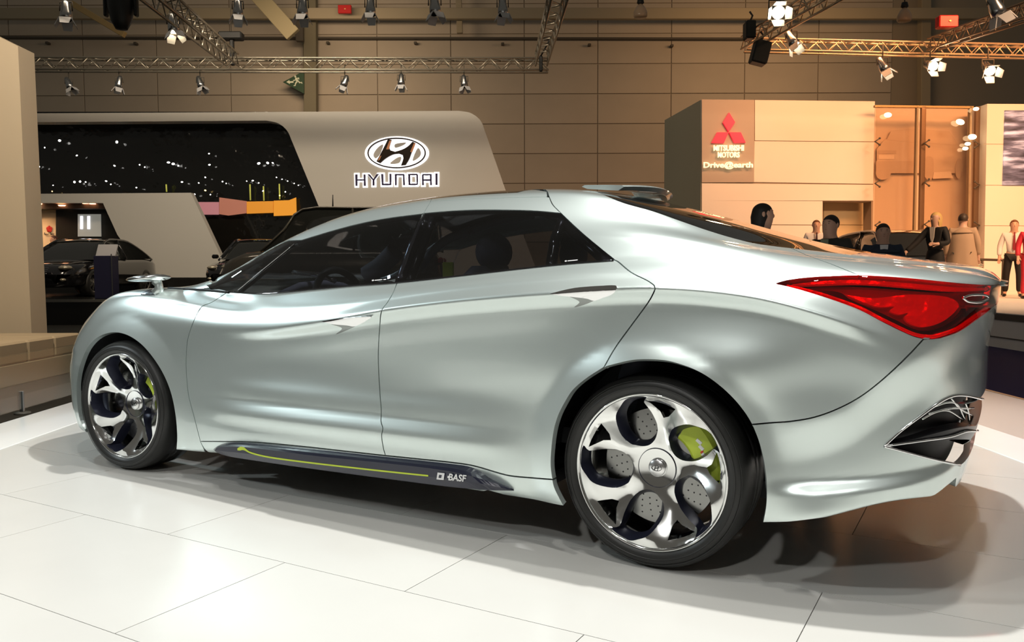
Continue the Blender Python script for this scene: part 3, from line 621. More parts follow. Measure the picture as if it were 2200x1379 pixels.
def build_net():
    net = []
    for li, (keys, xt, xn, zn) in enumerate(CAR_LINES):
        xn -= .06
        dr = [(.006, .010, .010), (.006, .010, .010), (.012, .030, .036), (.016, .046, .062)][min(3, max(0, li-5))]
        k = np.array(keys); row = []
        b3, z3 = k[0, 1], k[0, 2]
        row += [(xn, 0, zn), (xn+.03, .46*b3, zn+.1*(z3-zn)), (xn+.40*(k[0, 0]-xn), .86*b3, zn+.55*(z3-zn))]
        xe = xt-.15
        xs = [x if x < 0 else x*(xe/.87) for x in XS]
        for x in xs: row.append((x, float(pchip(k[:, 0], k[:, 1], x)), float(pchip(k[:, 0], k[:, 2], x))))
        be, ze = float(pchip(k[:, 0], k[:, 1], xe)), float(pchip(k[:, 0], k[:, 2], min(xe, k[-1, 0])))
        row += [(xe, be, ze), (xt-.05, be-.085 if be > .2 else be*.9, ze-dr[0]), (xt-.012, be*.6, ze-dr[1]), (xt, be*.3, ze-dr[2]), (xt+.003, 0, ze-dr[2])]
        net.append(row)
    N = np.array(net)                       # (line, station, xyz)
    N[:, :, 1] *= -1
    tuck = N[0].copy(); tuck[:, 1] *= .90; tuck[:, 2] += .0
    N = np.concatenate([tuck[None], N], 0)
    return N
NET = build_net()
WPOS = np.concatenate([[0], np.cumsum(W_STEPS)])
ch = np.linalg.norm(np.diff(NET, axis=1), axis=2).mean(0)
UPOS = np.concatenate([[0], np.cumsum(ch)])
U_MAX, W_MAX = UPOS[-1], WPOS[-1]
GU, GW = 500, 300
ug, wg = np.linspace(0, U_MAX, GU), np.linspace(0, W_MAX, GW)
D1 = np.zeros((NET.shape[0], GU, 3))
for i in range(NET.shape[0]):
    for c in range(3): D1[i, :, c] = pchip(UPOS, NET[i, :, c], ug)
def gsm(A, sig, axis, mir=None):
    """gaussian smoothing with end handling; mir: component that flips sign at the far end (symmetry plane)"""
    r = int(3*sig)+1; k = np.exp(-.5*(np.arange(-r, r+1)/sig)**2); k /= k.sum()
    A = np.moveaxis(A, axis, 0); n = A.shape[0]
    lo = 2*A[0]-A[r:0:-1]; hi = 2*A[-1]-A[-2:-r-2:-1]
    B = np.concatenate([lo, A, hi], 0); out = sum(k[j]*B[j:j+n] for j in range(2*r+1))
    return np.moveaxis(out, 0, axis)
D1 = gsm(D1, 7.0, 1)
G = np.zeros((GU, GW, 3))
for j in range(GU):
    for c in range(3): G[j, :, c] = pchip(WPOS, D1[:, j, c], wg)
G = gsm(G, 1.6, 1); G = gsm(G, 3.0, 0)
G[:, -1, 1] = 0; G[0, :, 1] = 0; G[-1, :, 1] = 0
# relief of the flank: wheel arch bands, bumper, haunch -- offsets of the half width by place on the side view
def polyd(X, Z, pl):
    """signed distance to a polyline running along x: positive above"""
    z = pchip([p[0] for p in pl], [p[1] for p in pl], np.clip(X, pl[0][0], pl[-1][0])); return Z-z
X, Y, Z = G[..., 0], G[..., 1], G[..., 2]
side = sstep(.45, .70, -Y)
disp = np.zeros_like(X)
for wx, rr, amp in ((0.0, .365, .022), (-2.81, .375, .016)):
    r = np.hypot(X-wx, Z-.335)
    disp += amp*np.clip((rr+.085-r)/.085, 0, 1.3)*(Z < 1.2)
# haunch over the rear wheel swells, hollow in the quarter behind it
disp += .040*np.exp(-((X-.20)/.34)**2-((Z-.715)/.125)**2)
disp -= .016*np.exp(-((X-.48)/.16)**2-((Z-.66)/.09)**2)
# bumper below its crease steps inwards, its lower lip comes out again
BC = [(.28,.530),(.41,.546),(.47,.556),(.60,.603),(.70,.679),(.83,.80),(.95,.90)]
db = polyd(X, Z, BC); on = sstep(.36, .55, X)
disp -= on*.030*sstep(0, -.14, db)*sstep(.20, .36, Z)
LIP = [(.3,.33),(.47,.335),(.7,.365),(.85,.40),(.95,.43)]
dl = polyd(X, Z, LIP); disp += on*.026*sstep(.035, -.012, dl)
# groove line of the flank: a soft step under the crease towards the tail
CR = [(-2.2,.765),(-1.97,.757),(-1.43,.81),(-1.11,.862),(-.71,.909),(-.35,.939),(.03,.96),(.32,.94),(.6,.867),(.78,.80)]
dc = polyd(X, Z, CR); fade = sstep(-2.12, -1.55, X)*sstep(.80, .55, X)
disp -= fade*.013*sstep(-.010, -.050, dc)*sstep(-.32, -.12, dc)
fade2 = fade*(.25+.75*sstep(-1.6, -.9, X))
disp += fade2*.009*np.exp(-(dc/.011)**2)
disp -= fade2*.012*np.exp(-((dc-.040)/.022)**2)*sstep(.45, .1, X)
# crest of the front wing running into the door
FC = [(-3.0,.880),(-2.85,.898),(-2.74,.902),(-2.44,.880),(-2.28,.858),(-2.06,.838),(-1.80,.825)]
df = polyd(X, Z, FC); ff = sstep(-3.1, -2.75, X)*sstep(-1.80, -2.15, X)
disp += ff*.008*np.exp(-(df/.016)**2); disp -= ff*.011*np.exp(-((df-.045)/.028)**2)
# door hollow and lower swelling
disp -= .012*np.exp(-((X+1.2)/.8)**4-((Z-.58)/.12)**2)
lob = np.exp(-((X+1.36)/.76)**8)
disp += .5*lob*(.012*np.exp(-((Z-.375)/.030)**2)+.009*np.exp(-((Z-.490)/.034)**2)-.006*np.exp(-((Z-.434)/.014)**2)-.008*np.exp(-((Z-.315)/.026)**2))
G[..., 1] -= disp*side
G = gsm(G, .7, 1); G = gsm(G, 1.2, 0); G[:, -1, 1] = 0; G[0, :, 1] = 0; G[-1, :, 1] = 0
GNu = np.gradient(G, axis=0); GNw = np.gradient(G, axis=1)
# across the symmetry plane the surface is level in y
GNw[:, -1] = np.array([0, 1, 0.])*np.linalg.norm(GNw[:, -2], axis=1)[:, None]
GNu[0] = np.array([0, -1, 0.]); GNu[-1] = np.array([0, 1, 0.])
GN = np.cross(GNu, GNw); GN /= np.maximum(np.linalg.norm(GN, axis=2), 1e-12)[..., None]
if GN[GU//2, GW//3, 1] > 0: GN = -GN
def surf(uv, off=0.0):
    uv = np.asarray(uv, float); a = np.clip(uv[:, 0]/U_MAX*(GU-1), 0, GU-1.0001); b = np.clip(uv[:, 1]/W_MAX*(GW-1), 0, GW-1.0001)
    i, j = a.astype(int), b.astype(int); s, t = (a-i)[:, None], (b-j)[:, None]
    def bl(A): return (1-s)*(1-t)*A[i, j]+s*(1-t)*A[i+1, j]+(1-s)*t*A[i, j+1]+s*t*A[i+1, j+1]
    n = bl(GN); n /= np.linalg.norm(n, axis=1)[:, None]
    return bl(G)+off*n, n
SI = 2
gs = G[::SI, ::SI]; gu, gw = gs.shape[:2]
_v = gs.reshape(-1, 3); _f = [(i*gw+j, (i+1)*gw+j, (i+1)*gw+j+1, i*gw+j+1) for i in range(gu-1) for j in range(gw-1)]
BVH = BVHTree.FromPolygons([tuple(p) for p in _v], _f)
GPX = to_px(G[..., :])
GFAC = np.einsum('ijk,ijk->ij', CAM-G, GN) > 0
def px_uv(u, v):
    """where the sight line of a photo pixel meets the near body side, as surface coordinates"""
    d = ray(u, v); h = BVH.ray_cast(Vector(CAM), Vector(d).normalized())
    if h[0] is not None:
        i, j = divmod(h[2], gw-1); P = np.array(h[0])
        a, b, c, e = gs[i, j], gs[i+1, j], gs[i+1, j+1], gs[i, j+1]
        s = t = .5
        for _ in range(8):
            Q = (1-s)*(1-t)*a+s*(1-t)*b+s*t*c+(1-s)*t*e
            Qs = (1-t)*(b-a)+t*(c-e); Qt = (1-s)*(e-a)+s*(c-b)
            A = np.array([[Qs@Qs, Qs@Qt], [Qs@Qt, Qt@Qt]]); r = np.array([(P-Q)@Qs, (P-Q)@Qt])
            ds = np.linalg.solve(A+1e-12*np.eye(2), r); s += ds[0]; t += ds[1]
        return ((i+s)*SI/(GU-1)*U_MAX, (j+t)*SI/(GW-1)*W_MAX)
    e = (GPX[..., 0]-u)**2+(GPX[..., 1]-v)**2; k = np.unravel_index(np.argmin(e), e.shape)
    return (ug[k[0]], wg[k[1]])
def x_w(x, w):
    """surface u for a given x on line w"""
    j = int(np.clip(round(w/W_MAX*(GW-1)), 0, GW-1)); xs = G[:, j, 0]; i = np.arange(GU)
    return float(np.interp(x, xs, ug))
def LW(k, f=0.0):
    """w of feature line k (0 tuck, 1 sill, 2 bulge, 3 hollow, 4 under crease, 5 crease, 6 shoulder, 7 belt, 8 mid, 9 window top, 10 rail, 11 roof, 12 centre)"""
    k0 = int(k); return WPOS[k0] if f == 0 else WPOS[k0]*(1-f)+WPOS[k0+1]*f
def outline(segs, step=.02):
    """segs: ('px', pts) smooth photo trace, ('pl', pts) photo trace with corners, ('uv', pts) surface coordinates, ('xw', pts) (x, w)"""
    out = []
    for kind, pts in segs:
        if kind == 'px': q = [px_uv(*p) for p in catmull(pts, 5)]
        elif kind == 'pl':
            q = []
            for a, b in zip(pts[:-1], pts[1:]):
                q += [px_uv(a[0]+(b[0]-a[0])*t, a[1]+(b[1]-a[1])*t) for t in np.linspace(0, 1, 6)[:-1]]
            q.append(px_uv(*pts[-1]))
        elif kind == 'xw': q = [(x_w(x, w), w) for x, w in pts]
        else: q = list(pts)
        out += [np.array(p) for p in q]
    res = []
    n = len(out)
    for i in range(n):
        a, b = out[i], out[(i+1) % n]; L = np.linalg.norm(b-a)
        if L < 1e-4: continue
        m = max(1, int(L/step))
        for k in range(m): res.append(a+(b-a)*k/m)
    # drop near doubles
    cl = [res[0]]
    for p in res[1:]:
        if np.linalg.norm(p-cl[-1]) > .0012: cl.append(p)
    if np.linalg.norm(cl[0]-cl[-1]) < .0012: cl.pop()
    return np.array(cl)
def inset(poly, d):
    n = len(poly); ar = .5*np.sum(poly[:, 0]*np.roll(poly[:, 1], -1)-np.roll(poly[:, 0], -1)*poly[:, 1])
    t = np.roll(poly, -1, 0)-np.roll(poly, 1, 0); t /= np.maximum(np.linalg.norm(t, axis=1), 1e-9)[:, None]
    nrm = np.stack([-t[:, 1], t[:, 0]], 1)*(1 if ar > 0 else -1)
    out = poly+nrm*d
    cw = poly[:, 1] > W_MAX-.004; out[cw, 1] = W_MAX
    cu = (poly[:, 0] < .004); out[cu, 0] = 0
    cu = (poly[:, 0] > U_MAX-.004); out[cu, 0] = U_MAX
    return out
def cdt_patch(poly, step=.025, hole=None):
    """triangulated patch of a closed outline in the plane"""
    x0, y0 = poly.min(0); x1, y1 = poly.max(0)
    gx = np.arange(x0+step*.5, x1, step); gy = np.arange(y0+step*.5, y1, step)
    A, B = np.meshgrid(gx, gy, indexing='ij'); A = A+((np.arange(B.shape[1]) % 2)*.5*step)[None, :]
    X, Y = A.ravel(), B.ravel(); ok = inside(poly, X, Y)
    if hole is not None: ok &= ~inside(hole, X, Y)
    X, Y = X[ok], Y[ok]
    bd = poly if hole is None else np.concatenate([poly, hole])
    if len(X):
        d2 = np.full(len(X), 1e9)
        for p in bd: d2 = np.minimum(d2, (X-p[0])**2+(Y-p[1])**2)
        k = d2 > (.45*step)**2; X, Y = X[k], Y[k]
    n = len(poly); pts = [Vector(p) for p in poly]; ed = [(i, (i+1) % n) for i in range(n)]
    if hole is not None:
        m = len(hole); pts += [Vector(p) for p in hole]; ed += [(n+i, n+(i+1) % m) for i in range(m)]
    pts += [Vector((a, b)) for a, b in zip(X, Y)]
    r = delaunay_2d_cdt(pts, ed, [], 1 if hole is None else 0, 1e-7)
    V = np.array([tuple(p) for p in r[0]]); F = [tuple(f) for f in r[2]]
    if hole is not None:
        c = np.array([V[list(f)].mean(0) for f in F]); ok = inside(poly, c[:, 0], c[:, 1]) & ~inside(hole, c[:, 0], c[:, 1])
        F = [f for f, o in zip(F, ok) if o]
    return V, F
def patch_mesh(poly, off=0.0, flange=.022, step=.025, both=False, hole=None, offfn=None):
    V, F = cdt_patch(poly, step, hole)
    P, N = surf(V, off)
    if offfn is not None: P = P+N*offfn(P)[:, None]
    # orient triangles along the outward normal
    F2 = []
    for f in F:
        a, b, c = P[f[0]], P[f[1]], P[f[2]]
        F2.append(f if np.cross(b-a, c-a)@N[f[0]] > 0 else f[::-1])
    F = F2; verts = list(P); nrm = list(N); faces = list(F)
    if flange > 0:
        cnt = {}
        for f in F:
            for i in range(len(f)): 
                e = (f[i], f[(i+1) % len(f)]); cnt[e] = cnt.get(e, 0)+1
        bd = [e for e in cnt if (e[1], e[0]) not in cnt]
        for a, b in bd:
            if both and min(V[a][1], V[b][1]) > W_MAX-.003: continue
            if min(V[a][0], V[b][0]) > U_MAX-.003 or max(V[a][0], V[b][0]) < .003: continue
            pa, pb = P[a], P[b]; qa, qb = pa-N[a]*flange, pb-N[b]*flange
            sn = np.cross(pb-pa, N[a]); sn /= max(np.linalg.norm(sn), 1e-9)
            k = len(verts); verts += [pa, pb, qb, qa]; nrm += [sn]*4; faces.append((k+1, k, k+3, k+2))
    if both:
        n = len(verts); s = np.array([1, -1, 1.])
        verts += [v*s for v in verts]; nrm += [v*s for v in nrm]; faces += [tuple(i+n for i in f[::-1]) for f in faces]
    return verts, faces, nrm
CAR = empty('concept_car', (0, 0, 0), 0, 'low silver green concept saloon with chrome swirl wheels on the white platform', 'car')
def panel(name, segs, m, off=0.0, flange=.022, gap=.0022, step=.025, both=False, mirror=True, parent=None, offfn=None, poly=None, hole=None, label=None):
    poly = outline(segs) if poly is None else poly
    if gap: poly = inset(poly, gap)
    v, f, n = patch_mesh(poly, off, flange, step, both, hole, offfn)
    o = mesh_obj(name, v, f, m, parent or CAR, True, None, n)
    if label: o['label'] = label
    if mirror and not both:
        c = o.copy(); COL.objects.link(c); c.parent = parent or CAR; c.scale = (1, -1, 1)
    return o

PAINT = mat('silver_green_paint', (.69, .775, .755), .34, .78, 1.0, .03)
PAINT_DARK = mat('gunmetal_paint', (.035, .037, .055), .25, .5, 1.0, .03)
CHROME = mat('chrome', (.86, .86, .87), .06, 1.0)
SATIN = mat('satin_silver', (.82, .83, .82), .11, 1.0)
BLACKGLOSS = mat('black_gloss', (.006, .006, .007), .06, 0, 1.0)
BLACKMAT = mat('black_plastic', (.012, .012, .013), .55)
RUBBER = mat('tyre_rubber', (.018, .018, .017), .42)
WINDOW = glass('tinted_window', (.30, .31, .33), 0, 1, 2.6)
LIME = mat('lime_accent', (.50, .62, .06), .4)
WHITEMARK = mat('white_marking', (.75, .75, .75), .4)

SHUT_F = [(491.8,625.5),(455.5,649),(433.6,659),(419,683.6),(404.5,723.6),(400.3,760),(400.3,797.7),(405,848),(417,895),(430.5,948)]
SHUT_B = [(853,607),(844.6,629),(832,650),(820,667.6),(816,699.5),(812.7,766.8),(816,840),(819,880),(818.5,904.8),(822.5,920),(820,937),(824,964),(828.6,978.7)]
SHUT_C1 = [(1319,558),(1329,563),(1356,585),(1389.5,602),(1403,611)]
SHUT_C2 = [(1405.7,613.8),(1407,619),(1406.4,623.9),(1393,649),(1356,699.5),(1322,746.6),(1297,790)]
SEAM = [(430.5,948),(538,949.5),(640,958),(740,969),(828.6,978.7)]
SEAM2 = [(828.6,978.7),(900,986),(972,993.6),(1019.5,1001),(1086,1020),(1130,1025.5),(1187.5,1030)]
BELT1 = [(511,626.5),(571.8,629.7),(672.7,620.3),(760,612.5),(853,606)]
BELT2 = [(853,606),(980,592),(1113.7,576.8),(1220,566),(1319,558)]
WTOP1 = [(647,515.5),(700,499.4),(750,485.5),(801,474),(850,466),(907,459)]
WTOP2 = [(910,458),(970,453),(1036,450.6),(1137,452),(1204.5,457.4)]
WREAR = [(1204.5,457.4),(1225,477),(1255,504.5),(1290,534),(1319,557)]
ARCH_R_FRONT = [(1297,790),(1260,814),(1232,838),(1216,861.5),(1199,895),(1189,934),(1184,992),(1187.5,1030)]
ARCH_R_LOW = [(1187.5,1030),(1191,1045),(1198,1061),(1211,1086)]
ARCH_R_BACK = [(1615,912),(1600,888),(1579,861.5),(1553,836),(1524.5,814),(1499,799),(1470,787),(1434,777),(1397.5,773.8),(1360,775),(1325,782.5),(1297,790)]
ARCH_R_BUMP = [(1638.7,1122),(1645,1085),(1646,1043),(1643,1010),(1637,977.6),(1628,945),(1615,912)]
ARCH_F = [(378.6,966),(380,934),(376,888),(366,842),(348,799),(322.7,761),(297,734.6),(267,718),(236.4,715.5),(206,728),(183,756),(168,802),(165,845),(170.5,895.7),(185,928.7)]
TL_TOP = [(1667,609),(1700,601),(1760,595),(1847,592),(1950,598),(2050,608),(2100,612),(2128,613)]
TL_BOT = [(2138,654),(2125,665),(2100,683),(2060,710),(2020,724),(2000,727),(1975,724),(1950,715),(1900,691),(1850,665),(1800,646),(1750,630),(1700,616),(1667,609)]
CREASE_B = [(1615,912),(1660,908),(1700,905),(1750,896),(1800,878),(1850,851),(1900,812),(1950,765),(1985,727.5)]
BUMP_BOT = [(2054,1027),(2036,1042),(2000,1067),(1940,1080),(1872,1091),(1790,1108),(1702,1120),(1638.7,1122)]
GLASS_EDGE = [(1282,412),(1339,435.5),(1400,452.7),(1455,472),(1509,491),(1563,508),(1618,522),(1672,530),(1727,536),(1790,543),(1829,547)]
WR = LW(10, .15)
w_hood = LW(7, .15)

# --- sheet metal
def at_uv(px): return tuple(px_uv(*px))
panel('front_fender', step=.016, segs=[('px', SHUT_F), ('pl', [(430.5,948),(441,971),(378.6,967)]), ('px', ARCH_F),
      ('xw', [(-3.24, LW(1)), (-3.3, LW(1, .1))]), ('xw', [(-3.38, LW(3)), (-3.40, LW(5)), (-3.37, LW(6)), (-3.33, LW(7)), (-3.25, w_hood), (-2.9, w_hood), (-2.6, w_hood)]), ('uv', [at_uv((470,621))])], m=PAINT)
# bumper, one piece across the nose
panel('front_bumper', [('xw', [(-3.24, LW(0, .2)), (-3.24, LW(1)), (-3.3, LW(1, .1)), (-3.38, LW(3)), (-3.405, LW(4, .5))]), ('uv', [(0, LW(4, .5)), (0, LW(0, .2))])], PAINT, both=True)
panel('headlight', [('xw', [(-3.405, LW(4, .55)), (-3.40, LW(5)), (-3.37, LW(6)), (-3.33, LW(7)), (-3.3, w_hood)]), ('uv', [(UPOS[1]*1.0, w_hood), (UPOS[1]*.9, LW(4, .55))])], glass('headlight_glass', (.7, .75, .75)))
panel('grille', [('uv', [(0, LW(4, .55)), (UPOS[1]*.88, LW(4, .55)), (UPOS[1]*.98, w_hood), (0, w_hood)])], BLACKGLOSS, both=True, off=-.01)
panel('hood', [('uv', [(0, w_hood), (UPOS[1], w_hood)]), ('xw', [(-3.3, w_hood), (-3.0, w_hood), (-2.6, w_hood)]), ('uv', [at_uv((450,618)), at_uv((440,611))]), ('xw', [(-2.42, WR), (-2.55, LW(11)), (-2.60, W_MAX)]), ('uv', [(0, W_MAX)])], PAINT, both=True)
panel('front_door', step=.016, segs=[('px', SHUT_F), ('px', SEAM), ('px', SHUT_B[::-1]), ('px', BELT1[::-1]), ('pl', [(511,626.5),(491.8,625.5)])], m=PAINT)
panel('rear_door', step=.016, segs=[('px', SHUT_B), ('px', SEAM2), ('px', ARCH_R_FRONT[::-1]), ('px', SHUT_C2[::-1]), ('px', SHUT_C1[::-1]), ('px', BELT2[::-1])], m=PAINT)
panel('sill', [('px', SEAM), ('px', SEAM2), ('px', ARCH_R_LOW), ('pl', [(1211,1086),(1105,1068),(1048,1053)]), ('xw', [(-.7, LW(0, .6)), (-1.35, LW(0, .6)), (-2.0, LW(0, .8)), (-2.2, LW(1))])], PAINT)
# rear wings with the band over the roof, one shell
q_seam = [(1319,557)]
panel('rear_wing_shell', step=.016, segs=[('px', SHUT_C1), ('px', SHUT_C2), ('px', ARCH_R_BACK[::-1]), ('px', CREASE_B), ('px', TL_BOT[5:]), ('px', TL_TOP[:4]), ('pl', [(1847,592),(1785.5,567),(1735,549),(1700,533)]),
      ('px', GLASS_EDGE[:8][::-1]), ('xw', [(-.40, LW(11)), (-.43, W_MAX), (-.74, W_MAX), (-.73, LW(11))]), ('px', [(1176,412),(1180,424),(1188,440.5),(1204.5,457.4)]), ('px', WREAR)], m=PAINT, both=True)
ub = at_uv((2128,613))
panel('deck_lid', [('px', [(1700,533)]+GLASS_EDGE[8:]), ('xw', [(.60, LW(11)), (.62, W_MAX)]), ('uv', [(U_MAX, W_MAX), (U_MAX, ub[1]), (ub[0]+.06, ub[1]), ub]), ('px', TL_TOP[3:-1][::-1]), ('pl', [(1847,592),(1785.5,567),(1735,549),(1700,533)])], PAINT, both=True)
bl = at_uv((2138,654)); wb = bl[1]
int_top = [(1900,957),(1935,925),(1980,891),(2020,862),(2048,850),(2075,850),(2105,856)]
int_bot = [(1900,960),(1960,975),(2010,988),(2050,997),(2062,999)]
it, ib = at_uv(int_top[-1]), at_uv(int_bot[-1])
panel('rear_bumper', step=.014, segs=[('px', CREASE_B), ('px', TL_BOT[:5][::-1]), ('uv', [(U_MAX-.62, wb), (U_MAX, wb), (U_MAX, it[1]), (U_MAX-.55, it[1])]), ('px', int_top[::-1]), ('px', int_bot), ('uv', [(U_MAX-.5, ib[1]), (U_MAX, ib[1]), (U_MAX, LW(0, .9)), (U_MAX-.45, LW(0, .95))]), ('px', BUMP_BOT), ('px', ARCH_R_BUMP)], m=PAINT, both=True)
panel('tail_light', [('px', TL_TOP), ('uv', [(ub[0]+.06, ub[1]), (U_MAX-.26, ub[1]), (U_MAX-.18, .5*ub[1]+.5*wb), (U_MAX-.26, wb), (bl[0]+.05, wb)]), ('px', TL_BOT)], glass('red_lens', (.92, .03, .04), 0, 1, 2.2), gap=.001, off=.002, flange=.03)
panel('rear_garnish', [('uv', [(U_MAX-.17, .5*ub[1]+.5*wb), (U_MAX-.25, ub[1]), (U_MAX, ub[1]), (U_MAX, wb), (U_MAX-.25, wb)])], BLACKGLOSS, both=True, off=-.003, gap=.001)
tl_poly = inset(outline([('px', TL_TOP), ('uv', [(ub[0]+.06, ub[1]), (U_MAX-.26, ub[1]), (U_MAX-.18, .5*ub[1]+.5*wb), (U_MAX-.26, wb), (bl[0]+.05, wb)]), ('px', TL_BOT)]), .004)
panel('lamp_housing', None, mat('lamp_housing', (.42, .03, .03), .3, .2), poly=tl_poly, off=-.045, flange=0, gap=0)
# --- glazing and pillars
panel('windshield', [('xw', [(-2.59, W_MAX), (-2.54, LW(11)), (-2.41, WR), (-2.1, WR), (-1.9, WR), (-1.75, WR), (-1.735, LW(11)), (-1.73, W_MAX)])], WINDOW, both=True, off=-.003)
panel('front_quarter_glass', [('px', [(438,612.7),(466,604),(500,583),(538,561.5),(570,541),(600,524)]), ('pl', [(600,524),(618,517),(646,516),(632,524.5),(511,624.7),(486,624.5),(448,618),(438,612.7)])], WINDOW, off=-.003, gap=.001)
panel('windshield_pillar', [('xw', [(-2.40, WR-.03), (-2.405, WR)]), ('xw', [(-2.1, WR), (-1.75, WR), (-1.5, WR), (-1.17, WR)]), ('pl', [(925,433),(910,458)]), ('px', WTOP1[::-1]), ('pl', [(647,515.5),(618,516.5),(600,523)]), ('px', [(600,523),(570,540),(538,561),(500,582),(466,604)])], PAINT, gap=.001)
panel('roof_rail', [('pl', [(910,458),(925,433)]), ('px', [(929,432),(1050,426),(1174,423)]), ('px', [(1180,424),(1188,440.5),(1204.5,457.4)]), ('px', WTOP2[::-1])], PAINT, gap=.0015)
panel('roof_side', [('pl', [(925,433),(929,432)]), ('px', [(929,432),(1050,426),(1174,423)]), ('pl', [(1176,421),(1175,412)]), ('xw', [(-.73, LW(11, 0)-.1), (-.73, WR), (-1.17, WR)])], PAINT, gap=.0012)
panel('roof_glass', [('xw', [(-1.73, W_MAX), (-1.735, LW(11)), (-1.75, WR), (-1.5, WR), (-1.1, WR), (-.735, WR), (-.735, LW(11)), (-.745, W_MAX)])], BLACKGLOSS, both=True)
panel('front_window', [('pl', [(511,625.5),(632,524.5),(646,516.5)]), ('px', WTOP1), ('pl', [(907,459),(880,530),(853,605)]), ('px', BELT1[::-1])], WINDOW, off=-.003, gap=.0008)
panel('rear_window', [('pl', [(853,605),(880,530),(908,459)]), ('px', WTOP2), ('px', WREAR), ('px', BELT2[::-1])], WINDOW, off=-.003, gap=.0008)
panel('rear_screen', [('px', GLASS_EDGE), ('xw', [(.59, LW(11)), (.61, W_MAX), (-.43, W_MAX), (-.40, LW(11))])], glass('rear_screen_glass', (.05, .05, .05)), both=True, off=-.002)
# thin bright strips: window sill and pillar line
def strip(name, pts, m, r=.003, off=.001, n=6):
    q = [px_uv(*p) for p in catmull(pts, n)]; P, N = surf(np.array(q), off); o = MB().path([tuple(p) for p in P], r, 6).build(name, m, CAR)
    c = o.copy(); COL.objects.link(c); c.parent = CAR; c.scale = (1, -1, 1); return o
strip('window_strip', [(492,627),(571.8,631),(672.7,622),(760,614),(853,607.5),(980,594),(1113.7,578.5),(1220,567.5),(1319,560)], BLACKGLOSS, .004)
strip('pillar_strip', [(511,624),(560,583),(632,524.5)], CHROME, .0025)
strip('cowl_strip', [(362,619.5),(400,621),(450,624),(492,628)], BLACKMAT, .006)
# pillars behind the glass, dark
for pts, r in (([(853,605),(880,530),(908,459)], .03), ([(870,603),(895,535),(922,459)], .02), ([(1175,575),(1185,510),(1205,462)], .022), ([(1300,556),(1250,510),(1204,462)], .02)):
    q = [px_uv(*p) for p in catmull(pts, 4)]; P, N = surf(np.array(q), -.03); o = MB().path([tuple(p) for p in P], r, 8).build('window_pillar', BLACKGLOSS, CAR)
    c = o.copy(); COL.objects.link(c); c.parent = CAR; c.scale = (1, -1, 1)
# intake in the bumper
u_i = at_uv((1900,958))[0]-.03
panel('intake_recess', [('uv', [(u_i, ib[1]-.05), (U_MAX, ib[1]-.05), (U_MAX, it[1]+.05), (u_i, it[1]+.05)])], BLACKMAT, both=True, off=-.06, gap=0, flange=0)
fin = [(1905,956),(1960,945),(2010,932),(2060,920),(2100,915)]
ft = at_uv(fin[-1])
panel('intake_fin', [('px', fin), ('uv', [(U_MAX-.5, ft[1]), (U_MAX, ft[1]), (U_MAX, ft[1]-.035), (U_MAX-.5, ft[1]-.035)]), ('px', [(2090,945),(2040,945),(1980,948),(1905,957.5)])], mat('fin_black', (.012, .012, .013), .28), both=True, off=-.004, flange=.04, gap=0)
strip('intake_trim', [(1900,958),(1935,926),(1980,892),(2020,863),(2048,850.5),(2075,850),(2112,858)], CHROME, .004)
strip('intake_trim', [(1900,959),(1960,975),(2010,988),(2062,999)], CHROME, .004)
strip('intake_trim', [(1905,957.5),(1980,947),(2040,938),(2078,926),(2112,928)], CHROME, .004)
for k, pts in enumerate(([(1990,905),(2020,890),(2060,880),(2110,880)], [(2010,880),(2050,868),(2075,872),(2090,905)], [(2005,893),(2050,885),(2085,905)], [(2060,858),(2080,880),(2112,900)], [(2090,862),(2098,885),(2100,910)])):
    strip('intake_mesh', pts, SATIN, .0035, -.025)
# roof spoiler
pl = [at_y(1250,401,-.30), at_y(1256,397.5,-.30), at_y(1300,397,-.30), at_y(1336,398,-.30), at_y(1341,401,-.30), at_y(1328,409.5,-.30), at_y(1262,406,-.30)]
mb = MB(); secs = []
for t in np.linspace(-1, 1, 13):
    y = .30*t; dz = .012*(1-t*t); sh = .06*(1-t*t)
    secs.append([(p[0]+sh, y, p[2]+dz) for p in pl])
n = len(pl); vv = [p for s in secs for p in s]
mb.add(vv, [(i*n+k, i*n+(k+1) % n, (i+1)*n+(k+1) % n, (i+1)*n+k) for i in range(len(secs)-1) for k in range(n)]+[tuple(range(n)), tuple(range(len(vv)-n, len(vv)))], 0, False)
mb.build('roof_spoiler', PAINT, CAR)
